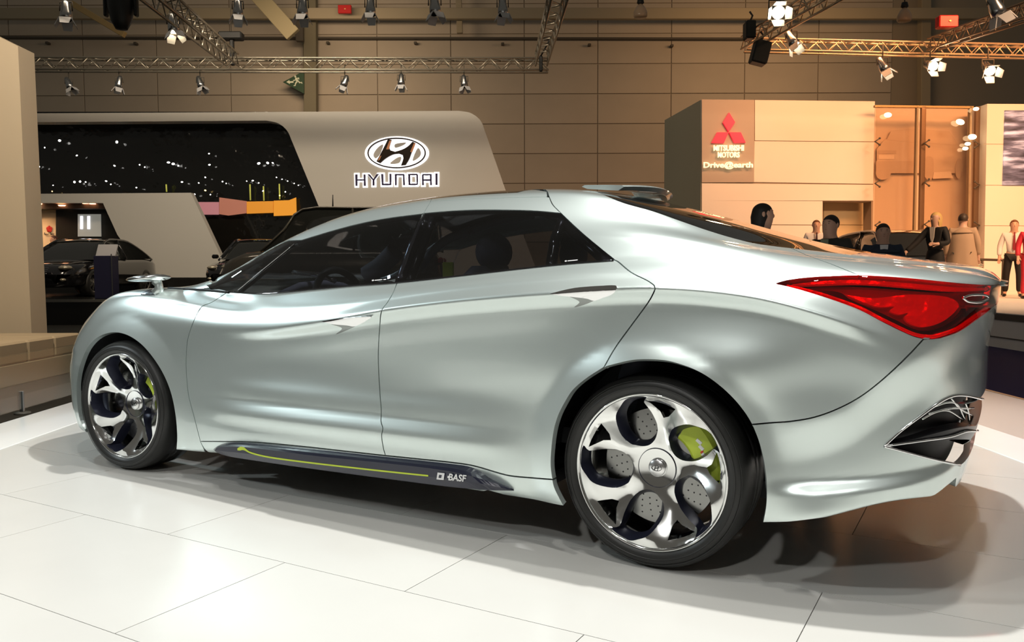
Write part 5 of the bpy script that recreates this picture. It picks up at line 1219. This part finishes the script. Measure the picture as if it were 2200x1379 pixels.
c2 = bg_car('dark_hatchback', hall(-7.05, 23.0, HCZ), H_RZ+PI/2, 'black hatchback in the recess behind the windscreen of the silver car', 4.2, 1.76, 1.50, 2.6, 'hatch')
c3 = bg_car('dark_van', hall(-4.12, 19.35, HCZ), H_RZ+.03, 'tall dark van whose roof shows above the silver car', 5.1, 1.92, 2.04, 3.2, 'van', mat('van_paint', (.05, .045, .035), .25, .3, 1))
a, b_ = hx(714, 446, 19.3), hx(714, 418, 19.3); o = MB().tube(hall(a[0], 19.35, a[1]), hall(b_[0], 19.35, b_[1]), .018, 6, 0, .01).build('antenna', BLACKMAT, c3); keepw(o)
c4 = bg_car('dark_crossover', hall(8.75, 18.7, STAGE_Z), H_RZ+PI/2+.04, 'black crossover on the cream stage behind the blonde woman', 4.3, 1.8, 1.52, 2.6, 'hatch')
# information stand beside the saloon
ip = empty('info_stand', hp(230, 626, 18.6)*np.array([1, 1, 0])+np.array([0, 0, HCZ]), H_RZ, 'dark blue information pedestal with pale sloping panel before the black saloon', 'info stand')
MB().box((0, 0, .48), (.42, .30, .96), 0, 0, None, .01).build('pedestal', mat('pedestal_navy', (.02, .02, .055), .4), ip)
MB().box((.03, 0, 1.08), (.44, .04, .30), 0, 0, Matrix.Rotation(-.5, 3, 'X'), .005).build('panel', mat('panel_pale', (.45, .45, .47), .4), ip)
MB().box((.20, -.16, .5), (.02, .02, 1.0), 0, 0, None, .003).build('edge_strip', mat('steel_grey', (.25, .25, .25), .35, 1), ip)

# ------------------------------------------------------------------ trusses and lamps under the roof
M_ALU = mat('truss_aluminium', (.42, .38, .30), .35, .8); M_CAN = mat('lamp_can_silver', (.45, .45, .44), .25, 1.0); M_CANB = mat('lamp_can_black', (.015, .015, .014), .5)
M_DOOR = mat('barn_door', (.50, .50, .50), .4, .2); M_LENS = mat('lamp_lens_off', (.25, .24, .22), .1, .6)
M_LIT = mat('lamp_lit', (1, .9, .7), .3, emit=(1, .80, .52), estr=40)
for m_ in (M_LIT, MATS['sparkle'], MATS['sparkle_warm'], MATS['lamp_warm_glow'], MATS['downlight_glow'], MATS['halo_white']): m_.cycles.emission_sampling = 'NONE'
def truss(name, a, b, s, label, m=M_ALU, n=None, group='lighting trusses'):
    a, b = Vector(a), Vector(b); d = b-a; L = d.length; ex = d.normalized(); side = ex.cross(Vector((0, 0, 1))).normalized(); up = side.cross(ex).normalized()
    t = empty(name, a, 0, label, 'truss', group); r = s*.09
    C4 = [side*(s/2*p)+up*(s/2*q) for p in (-1, 1) for q in (-1, 1)]
    for c in C4: keepw(MB().tube(a+c, b+c, r, 8).build('chord', m, t))
    n = n or max(4, int(L/s*.8)); step = L/n; proto = {}
    for i in range(n):
        for k, (p, q) in enumerate(((0, 1), (2, 3), (1, 3))):
            A, B = (C4[p], C4[q]) if i % 2 == 0 else (C4[q], C4[p]); key = (k, i % 2)
            if key not in proto:
                o = MB().tube(A, ex*step+B, r*.55, 6).build('brace', m, t); proto[key] = o
            else: o = proto[key].copy(); COL.objects.link(o)
            o.parent = t; setw(o, Matrix.Translation(a+ex*(step*i)))
    return t
def par(loc, aim, s, label, lit=False, can=M_CAN, doors=True, group='spotlights on the trusses', hang=None):
    """stage lamp: yoke, can, lens, barn doors; loc is the can centre, aim the beam direction"""
    t = empty('spotlight', loc, 0, label, 'spotlight', group)
    q = Vector(aim).normalized().to_track_quat('Z', 'Y').to_matrix().to_4x4()
    o = MB().lathe([(0, -.55*s), (.12*s, -.53*s), (.20*s, -.40*s), (.22*s, -.1*s), (.27*s, .12*s), (.28*s, .42*s), (.25*s, .42*s)], 18).build('can', can, t); setw(o, Matrix.Translation(loc) @ q)
    o = MB().lathe([(0, .34*s), (.25*s, .36*s), (.25*s, .33*s)], 18).build('lens', M_LIT if lit else M_LENS, t); setw(o, Matrix.Translation(loc) @ q)
    if doors:
        for k in range(4):
            R = q @ Matrix.Rotation(PI/2*k, 4, 'Z'); w_ = .26*s
            o = MB().prism([(-w_, 0), (w_, 0), (w_*.75, .42*s), (-w_*.75, .42*s)], -.006, .006).build('barn_door', M_DOOR if can is M_CAN else M_CANB, t)
            setw(o, Matrix.Translation(loc) @ R @ Matrix.Translation((0, .27*s, .42*s)) @ Matrix.Rotation(math.radians(62), 4, 'X'))
    top = Vector(loc)+Vector((0, 0, hang if hang else .75*s)); sd = Vector((H_R[0], H_R[1], 0))*.30*s
    b = MB(); b.path([Vector(loc)-sd, Vector(loc)-sd+Vector((0, 0, .42*s)), Vector(loc)+sd+Vector((0, 0, .42*s)), Vector(loc)+sd], .022*s+.004, 6); b.tube(Vector(loc)+Vector((0, 0, .42*s)), top, .02*s+.006, 6)
    keepw(b.build('yoke', M_STEEL_D, t)); return t
DN = Vector((0, 0, -1)); FW = Vector(H_F); RT = Vector(H_R)
TD = 22.0
truss('lighting_truss', hp(20, 138.5, TD), hp(1178, 140.5, TD), .30, 'long horizontal aluminium truss in front of the hall wall with six spotlights below', n=46)
truss('lighting_truss', hp(300, -40, 13), hp(499, 128, TD-.3), .30, 'sloping aluminium truss meeting the long one at the black hoist', n=22)
truss('lighting_truss', hp(1205, -30, 15), hp(1163, 128, TD-.3), .30, 'aluminium truss running back to the free end of the long one', n=18)
truss('lighting_truss', hp(-60, -42, 16), hp(1260, -40, 16.5), .30, 'aluminium truss carrying the row of upper silver spotlights', n=40)
M_ALU2 = mat('truss_warm', (.60, .46, .30), .35, .7)  # truss aluminium with the stand's warm light put into its colour
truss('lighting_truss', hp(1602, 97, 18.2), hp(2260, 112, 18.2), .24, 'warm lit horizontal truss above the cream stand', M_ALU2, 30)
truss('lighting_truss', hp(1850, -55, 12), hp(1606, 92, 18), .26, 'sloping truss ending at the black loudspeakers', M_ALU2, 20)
truss('lighting_truss', hp(2260, 6, 13), hp(2005, 95, 18.0), .24, 'sloping truss meeting the warm lit one under the red box', mat('truss_shade', (.25, .18, .12), .4, .6), 18)  # darker copy of the truss metal, shade put into its colour
lab = ['spotlight hanging under the long truss at its far end from the exit sign', 'spotlight with its doors half closed under the long truss', 'tilted spotlight under the long truss below the hoist', 'spotlight under the long truss just past the exit sign', 'small spotlight pointing straight down under the long truss', 'spotlight nearest the free end under the long truss']
for (u, v, ax, l_) in zip((148, 256, 430, 741, 862, 997), (180, 178, 178, 176, 173, 176), (.45, -.15, .35, -.35, 0, .1), lab):
    p = hp(u, v, TD); zt = hp(u, 150, TD)[2]; par(p, DN+RT*ax-FW*.1, .34, l_, False, M_CAN, True, hang=max(.1, zt-p[2]+.12))
lab2 = ['silver spotlight in the upper row above the left wall', 'silver spotlight in the upper row next to the sloping truss', 'silver spotlight in the upper row right of the sloping truss', 'silver spotlight in the upper row above the olive column', 'silver spotlight in the upper row beside the red box', 'silver spotlight with a white door in the upper row past the red box', 'silver spotlight at the end of the upper row']
for (u, v, ax, s_, l_) in zip((142, 372, 511, 650, 796, 934, 1080), (24, 52, 20, 18, 16, 12, 16), (.05, .2, .05, .0, 0, .1, .05), (.40, .40, .36, .38, .36, .40, .36), lab2):
    p = hp(u, v, 16.2); par(p, DN+RT*ax-FW*.15, s_, l_, u == 372, M_CAN, True, 'spotlights of the upper row', .34 if u != 372 else .26)
# moving head
mh = empty('moving_head', hp(260, 20, 15), 0, 'large black moving head lamp above the grey arch', 'stage lamp')
o = MB().lathe([(0, -.36), (.10, -.35), (.17, -.22), (.22, 0), (.23, .16), (.18, .30), (0, .34)], 20).build('head', M_CANB, mh); o.location = (0, 0, 0)
for sx in (-1, 1): MB().box((.27*sx*H_R[0], .27*sx*H_R[1], .12), (.06, .12, .5), 0, H_RZ, None, .02).build('yoke_arm', M_CANB, mh)
MB().box((0, 0, .42), (.5, .3, .2), 0, H_RZ, None, .03).build('base', M_CANB, mh)
# hoists and straps
h1 = empty('chain_hoist', hp(497, 78, TD+.42), 0, 'black chain hoist where the sloping truss meets the long one', 'hoist')
MB().box((0, 0, 0), (.62, .3, .2), 0, H_RZ, None, .03).build('motor', M_CANB, h1); MB().tube((0, 0, .1), (0, 0, 3), .012, 6).build('chain', M_STEEL_D, h1); MB().box((.02, 0, -.42), (.10, .12, .70), 0, H_RZ, None, .02).build('strap', M_CANB, h1)
h2 = empty('truss_strap', hp(1162, 137, TD-.28), 0, 'black strap around the free end of the long truss', 'strap'); MB().box((0, 0, 0), (.09, .1, .40), 0, H_RZ, None, .02).build('band', M_CANB, h2); MB().tube((0, 0, .2), hp(1195, 60, TD-.6)-hp(1162, 137, TD-.28), .02, 6).build('cable', M_CANB, h2)
# right hand lamps
for u, v, D, s_, aim, lit, l_ in ((1668, 24, 14, .42, -FW*1.0+DN*.45+RT*-.1, True, 'bright flood lamp facing out beside the sloping truss'), (1700, 84, 17.7, .40, -FW*.3+DN*.8+RT*.35, True, 'lit spotlight with spread doors on the warm truss next to the loudspeakers'),
        (1896, 140, 18, .38, -FW*.25+DN*.9+RT*.4, True, 'spotlight turned away with a lit edge under the warm truss'), (1998, 140, 18, .40, -FW+DN*.4, True, 'dazzling spotlight in front of the brown column'), (2122, 146, 18, .42, -FW*.8+DN*.6-RT*.1, True, 'lit spotlight with wide open doors past the dazzling one'), (2138, 12, 13, .40, DN+RT*.5, False, 'unlit spotlight above the red box')):
    p = hp(u, v, D); par(p, aim, s_, l_, lit, M_CAN, True, 'spotlights of the right stand', .45)
for u, v, D, w_, h_, ti, l_ in ((1610, 66, 17, .20, .36, .0, 'small black loudspeaker hanging at the end of the sloping truss'), (1633, 114, 16.9, .32, .46, .25, 'larger tilted black loudspeaker below the small one')):
    t = empty('loudspeaker', hp(u, v, D), H_RZ, l_, 'loudspeaker', 'hanging loudspeakers'); R = Matrix.Rotation(ti, 3, 'Y'); MB().box((0, 0, 0), (w_, .3, h_), 0, 0, R, .03).build('cabinet', M_CANB, t); MB().box((0, -.155, 0), (w_*.86, .012, h_*.9), 0, 0, R, .004).build('grille', mat('speaker_grille', (.03, .03, .025), .7), t); MB().path([(0, 0, h_/2-.03), (.06, 0, h_/2+.12), (0, 0, h_/2+.2)], .02, 6).build('bracket', M_STEEL_D, t)
for u, v, l_ in ((1376, 22, 'round frosted pendant lamp under the beam over the dark wall'), (1943, 30, 'round frosted pendant lamp beside the brown column')):
    t = empty('pendant_lamp', hp(u, v, 30), 0, l_, 'pendant lamp', 'frosted pendant lamps'); MB().lathe([(.06, .22), (.16, .10), (.24, -.06), (.25, -.2), (.22, -.26), (0, -.27)], 20).build('shade', mat('frosted_shade', (.55, .38, .24), .3, 0, .4), t); MB().lathe([(0, .42), (.10, .40), (.13, .25), (.07, .20)], 14).build('cap', M_CANB, t); MB().tube((0, 0, .4), (0, 0, 1.6), .02, 6).build('stem', M_STEEL_D, t)
for u, v, D, w_, l_ in ((741, 20.5, 42, .66, 'red equipment box on the beam over the exit sign'), (2034, 48, 17.5, .40, 'red box above the junction of the right trusses')):
    t = empty('red_box', hp(u, v, D), H_RZ, l_, 'box'); MB().box((0, 0, 0), (w_, .2, w_*.62), 0, 0, None, .02).build('case', mat('box_red', (.42, .012, .012), .4), t); MB().prism([(-.02, -.03), (.04, -.03), (.04, -.06), (.10, 0), (.04, .06), (.04, .03), (-.02, .03)], 0, .012, Matrix(((w_, 0, 0, 0), (0, 0, -1, -.105), (0, w_, 0, 0), (0, 0, 0, 1)))).build('mark', mat('box_mark', (.7, .5, .2), .4), t)
# exit sign: running figure and arrow on a green triangle
ex = empty('exit_sign', hp(637, 176, 44.0), H_RZ, 'green triangular exit sign with white running figure and arrow', 'exit sign')
ED = 44.0; k6_ = 1/6.267
def E_(x, y): return hx(580+x*k6_, y*k6_, ED)
o = MB().prism([E_(172, 1105), (E_(458, 952)), E_(458, 1260)], -.08, 0, hm(ED)).build('plate', mat('exit_green', (.012, .055, .02), .5), ex); keepw(o)
wm = mat('exit_white', (.62, .62, .45), .5, emit=(.6, .6, .4), estr=.12)
o = MB().prism([E_(222, 1105), E_(262, 1078), E_(265, 1095), E_(318, 1093), E_(318, 1115), E_(268, 1118), E_(270, 1132)], 0, .02, hm(ED)).build('arrow', wm, ex); keepw(o)
bmx = MB()
for q in ([(332, 1018), (350, 1018), (356, 1034), (344, 1046), (330, 1038)], [(338, 1046), (362, 1046), (384, 1090), (362, 1105), (345, 1080)], [(358, 1050), (392, 1044), (396, 1070), (384, 1072), (380, 1058), (360, 1064)], [(345, 1062), (352, 1075), (328, 1092), (310, 1086), (314, 1076), (328, 1080)], [(368, 1085), (384, 1082), (404, 1108), (430, 1104), (438, 1126), (428, 1128), (422, 1116), (396, 1122)], [(350, 1100), (378, 1100), (352, 1128), (345, 1158), (318, 1160), (320, 1150), (335, 1148), (338, 1122)]):
    bmx.prism([E_(*p) for p in q], 0, .02, hm(ED))
keepw(bmx.build('figure', wm, ex))
for k, (u, v) in enumerate(((103, 93), (292, 94), (705, 92.5), (893, 93), (1080, 95), (1266, 97), (1443, 99))):
    o = MB().box((0, 0, 0), (.16, .3, .12), 0, 0, None, .02).build('wall_bracket', M_STEEL_D); o.location = hp(u, v, 44.75); o.rotation_euler = (0, 0, H_RZ); tag(o, 'small dark bracket on the hall wall just under the thin rail', 'bracket', 'brackets under the rail')

# ------------------------------------------------------------------ people
def skin_obj(name, verts, edges, radii, m, parent, root=0, sub=2):
    me = bpy.data.meshes.new(name); me.from_pydata(verts, edges, []); o = bpy.data.objects.new(name, me); COL.objects.link(o)
    o.modifiers.new('s', 'SKIN'); 
    for i, r in enumerate(radii):
        sv = me.skin_vertices[0].data[i]; sv.radius = r if isinstance(r, tuple) else (r, r); sv.use_root = (i == root)
    sb = o.modifiers.new('d', 'SUBSURF'); sb.levels = sub; sb.render_levels = sub
    dg = bpy.context.evaluated_depsgraph_get(); em = bpy.data.meshes.new_from_object(o.evaluated_get(dg)); bpy.data.objects.remove(o)
    em.materials.clear(); em.materials.append(m); em.polygons.foreach_set('use_smooth', [True]*len(em.polygons))
    r = bpy.data.objects.new(name, em); COL.objects.link(r); r.parent = parent; return r
SKIN_M = mat('skin_warm', (.62, .36, .25), .5)
def person(loc, rz, label, h=1.75, top=None, legs=None, hair=(.02, .012, .008), armL=None, armR=None, long_hair=False, coat=None, skirt=None, shirt=None, tie=None, head_turn=0.0, stride=.09, female=False):
    """faces local -y; arms as (elbow, wrist) points in body units of 1.75 m"""
    t = empty('person', loc, rz, label, 'person'); k = h/1.75
    sw = .165 if female else .195
    P, E, Rr = [], [], []
    def add(p, r, link=None):
        P.append(tuple(c*k for c in p)); Rr.append(tuple(c*k for c in (r if isinstance(r, tuple) else (r, r))))
        if link is not None: E.append((link, len(P)-1))
        return len(P)-1
    pel = add((0, 0, .95), (.135, .10)); sp = add((0, 0, 1.12), (.12, .09), pel); chst = add((0, .005, 1.30), (.15, .10), sp); nk = add((0, .008, 1.46), (.066, .066), chst)
    ca, sa = math.cos(head_turn), math.sin(head_turn)
    def hd(x, y, z): return (x*ca-y*sa, x*sa+y*ca, z)
    jw = add(hd(0, -.030, 1.545), (.076, .086), nk); cr = add(hd(0, -.008, 1.625), (.098, .118), jw); tp = add(hd(0, .004, 1.690), (.078, .094), cr)
    arms = {}
    for s, arm in ((-1, armR), (1, armL)):
        el, wr_ = arm if arm else ((s*(sw+.07), .03, 1.14), (s*(sw+.08), -.04, .90))
        a = add((s*sw, .01, 1.40), .055, chst); e = add(el, .042, a); w_ = add(wr_, .028, e)
        d = Vector(wr_)-Vector(el); d.normalize(); sd = d.cross(Vector((0, 1, .2))).normalized(); pm = Vector(wr_)+d*.06; pi = add(tuple(pm), (.036, .020), w_)
        for j in range(4):
            o_ = sd*(.026*(j-1.5)/1.5); L_ = (.055, .068, .064, .048)[j]; f1 = add(tuple(pm+o_+d*.035), .0095, pi); add(tuple(pm+o_+d*(.035+L_)+Vector((0, -.012, -.006))), .0075, f1)
        f1 = add(tuple(Vector(wr_)+d*.03+sd*.042), .011, w_); add(tuple(Vector(wr_)+d*.075+sd*.058), .0085, f1)
        arms[s] = (P[a], P[e], P[w_])
    lg = {}
    for s in (-1, 1):
        hp_ = add((s*.09, 0, .90), .088, pel); kn = add((s*stride, -.015, .50), .060, hp_); an = add((s*(stride+.01), .015, .09), .040, kn); ft = add((s*(stride+.03), -.10, .04), (.042, .032), an)
        lg[s] = (P[hp_], P[kn], P[an], P[ft])
    skin_obj('body', P, E, Rr, SKIN_M, t, pel)
    # face
    R3 = Matrix.Rotation(head_turn, 3, 'Z'); EYE = mat('eye_dark', (.03, .02, .015), .4)
    def fp(x, y, z): return R3@Vector((x*k, y*k, z*k))
    MB().sphere(fp(0, -.100, 1.600), (.014*k, .022*k, .026*k), 0, 8, 6).build('nose', SKIN_M, t)
    for s in (-1, 1):
        MB().sphere(fp(s*.030, -.090, 1.632), (.013*k, .014*k, .008*k), 0, 8, 5).build('eye', EYE, t)
        MB().sphere(fp(s*.080, .005, 1.615), (.014*k, .022*k, .032*k), 0, 8, 6).build('ear', SKIN_M, t)
        MB().box(fp(s*.030, -.088, 1.652), (.030*k, .022*k, .006*k), 0, head_turn).build('eyebrow', EYE, t)
    MB().sphere(fp(0, -.092, 1.562), (.024*k, .016*k, .006*k), 0, 8, 5).build('mouth', mat('lips', (.42, .15, .12), .5), t)
    # hair: shell cut higher over the face
    hm_ = mat('hair_%d%d%d' % tuple(int(c*99) for c in hair), hair, .55); v = []; n, m_ = 20, 10
    for i in range(m_+1):
        for j in range(n):
            az = 2*PI*j/n; front = max(0, math.cos(az)); drop = (1.02 if not long_hair else 1.0)*(2.05 if not long_hair else 2.35)-front**.7*(1.02 if not long_hair else 1.15); a = drop*i/m_
            rx, ry, rz_ = .089, .108, .100
            x, y, z = rx*math.sin(a)*math.sin(az), -ry*math.sin(a)*math.cos(az)+.006, 1.637+rz_*math.cos(a)
            if long_hair and a > 1.45 and front < .35: z -= (a-1.45)*.20; y += .012
            v.append(R3@Vector((x*k, y*k, z*k)))
    MB().add(v, [(i*n+j, (i+1)*n+j, (i+1)*n+(j+1) % n, i*n+(j+1) % n) for i in range(m_) for j in range(n)], 0, True).build('hair', hm_, t)
    def cloth(name, chain, m, extra):
        pts = [c[0] for c in chain]; skin_obj(name, pts, [(c[2], i) for i, c in enumerate(chain) if c[2] is not None], [tuple(x+extra*k for x in (c[1] if isinstance(c[1], tuple) else (c[1], c[1]))) for c in chain], m, t, 0, 2)
    if top is not None:
        ch = [(P[pel][:2]+((.93*k),), (.142*k, .108*k), None), (P[sp], (.13*k, .098*k), 0), (P[chst], (.16*k, .108*k), 1), ((0, .005*k, 1.42*k), (.085*k, .07*k), 2)]
        for s in (-1, 1):
            a, e, w_ = arms[s]; i0 = len(ch); ch += [(a, .062*k, 2), (e, .050*k, i0), (tuple(np.array(e)+(np.array(w_)-np.array(e))*.92), .040*k, i0+1)]
        cloth('jacket' if coat else 'top', ch, top, .012 if not coat else .02)
    if legs is not None:
        ch = [((0, 0, .96*k), (.138*k, .105*k), None)]
        for s in (-1, 1):
            h_, kn, an, ft = lg[s]; i0 = len(ch); ch += [(h_, .095*k, 0), (kn, .070*k, i0), (an, .058*k, i0+1)]
        cloth('trousers', ch, legs, .008)
        for s in (-1, 1): MB().sphere((lg[s][3][0], lg[s][3][1]+.05*k, .035*k), (.048*k, .13*k, .038*k), 0, 10, 6).build('shoe', mat('shoe_black', (.01, .01, .01), .3), t)
    if skirt is not None:
        z1 = skirt[1]; MB().lathe([(.142*k, 1.02*k), (.165*k, .92*k), (.19*k, .75*k), (.20*k, z1*k), (.185*k, z1*k)], 24, 0, Matrix.Diagonal((1, .75, 1, 1))).build('skirt', skirt[0], t)
    if coat is not None:
        z1 = coat[1]; prof = [(.07, 1.455), (.14, 1.42), (.205, 1.36), (.225, 1.2), (.235, 1.0), (.26, .75), (.285, z1), (.27, z1)]; n = 28; v = []
        for r_, z in prof:
            for j in range(n):
                a = 2*PI*j/n; q = r_*(1+.045*math.sin(a*7)*max(0, 1.25-z)/.5); v.append((q*1.05*math.cos(a)*k, q*.70*math.sin(a)*k, z*k))
        MB().add(v, [(i*n+j, i*n+(j+1) % n, (i+1)*n+(j+1) % n, (i+1)*n+j) for i in range(len(prof)-1) for j in range(n)], 0, True).build('coat', coat[0], t)
        MB().lathe([(.075, 1.47), (.11, 1.455), (.20, 1.37), (.215, 1.345), (.205, 1.35)], 24, 0, Matrix.Diagonal((k*1.05, k*.75, k, 1))).build('collar', coat[0], t)
    if shirt is not None: MB().prism([(-.05, 1.45), (.05, 1.45), (.035, 1.25), (0, 1.12), (-.035, 1.25)], 0, .012, Matrix(((k, 0, 0, 0), (0, 0, -1, -.118*k), (0, k, 0, 0), (0, 0, 0, 1)))).build('shirt_front', shirt, t)
    if tie is not None: MB().prism([(-.018, 1.45), (.018, 1.45), (.014, 1.42), (.034, 1.08), (0, 1.03), (-.034, 1.08), (-.014, 1.42)], 0, .012, Matrix(((k, 0, 0, 0), (0, 0, -1, -.128*k), (0, k, 0, 0), (0, 0, 0, 1)))).build('tie', tie, t)
    return t
def ppl(u, D, z): p = hp(u, 581, D); return (p[0], p[1], z)
def face_dir(deg): return H_RZ+math.radians(deg)     # 0 faces the visitor, +90 faces right in the hall
W_SHIRT = mat('cloth_white', (.75, .72, .70), .7); C_DARK = mat('cloth_charcoal', (.030, .028, .022), .8); C_NAVY = mat('cloth_navy', (.020, .028, .05), .75); C_BLACK = mat('cloth_black', (.010, .009, .009), .75); C_TRENCH = mat('cloth_trench', (.42, .28, .18), .75); C_RED = mat('cloth_red', (.55, .02, .04), .6)
person(ppl(1637, 8.6, 0), face_dir(82), 'dark haired woman in profile beyond the roof of the silver car', 1.72, C_DARK, C_DARK, (.010, .008, .006), long_hair=True, female=True)
person(ppl(1783, 10.0, FLOOR_Z), face_dir(-52), 'short haired man in a dark grey jacket before the alcove', 1.82, C_DARK, C_DARK, coat=(C_DARK, .8), shirt=mat('cloth_grey_green', (.25, .26, .18), .8))
person(ppl(1752, 18.6, STAGE_Z), face_dir(-15), 'small distant man in a white shirt behind the man in grey', 1.76, W_SHIRT, C_BLACK, (.12, .05, .02), tie=mat('tie_dark', (.05, .01, .015), .6))
person(ppl(1895, 11.0, FLOOR_Z), face_dir(-16), 'man in a navy jacket and open white shirt by the crossover', 1.77, C_NAVY, C_DARK, shirt=W_SHIRT, coat=(C_NAVY, .85))
person(ppl(2008, 15.0, STAGE_Z), face_dir(-55), 'blonde woman in a black dress leaning a hand on the crossover', 1.68, C_BLACK, None, (.62, .40, .14), armR=((-.30, -.14, 1.16), (-.42, -.30, .98)), armL=((.26, -.05, 1.14), (.16, -.25, 1.13)), long_hair=True, skirt=(C_BLACK, .45), female=True, shirt=mat('scarf_pale', (.7, .6, .5), .6), head_turn=-.3)
person(ppl(2066, 15.7, STAGE_Z), face_dir(150), 'man in a beige trench coat seen from behind', 1.70, C_TRENCH, C_DARK, (.05, .03, .018), coat=(C_TRENCH, .50))
person(ppl(2176, 18.8, STAGE_Z), face_dir(-27), 'young man in a white shirt with a dark red tie on the cream stage', 1.76, W_SHIRT, C_BLACK, (.14, .055, .02), tie=mat('tie_red', (.22, .01, .02), .55), stride=.13)
person(ppl(2212, 17.4, STAGE_Z), face_dir(-15), 'person in a red outfit beside the man with the red tie', 1.70, C_RED, C_RED, (.3, .15, .05), female=True)
person(ppl(79, 24.12, HST_Z), face_dir(60), 'visitor with brown hair in dark clothes inside the cream niche', 1.66, C_DARK, C_DARK, (.10, .04, .02), long_hair=True, female=True)
person(ppl(118, 24.12, HST_Z), face_dir(-30), 'visitor in red brown clothes at the niche counter', 1.68, mat('cloth_rust', (.35, .06, .03), .7), C_DARK, (.08, .03, .02))
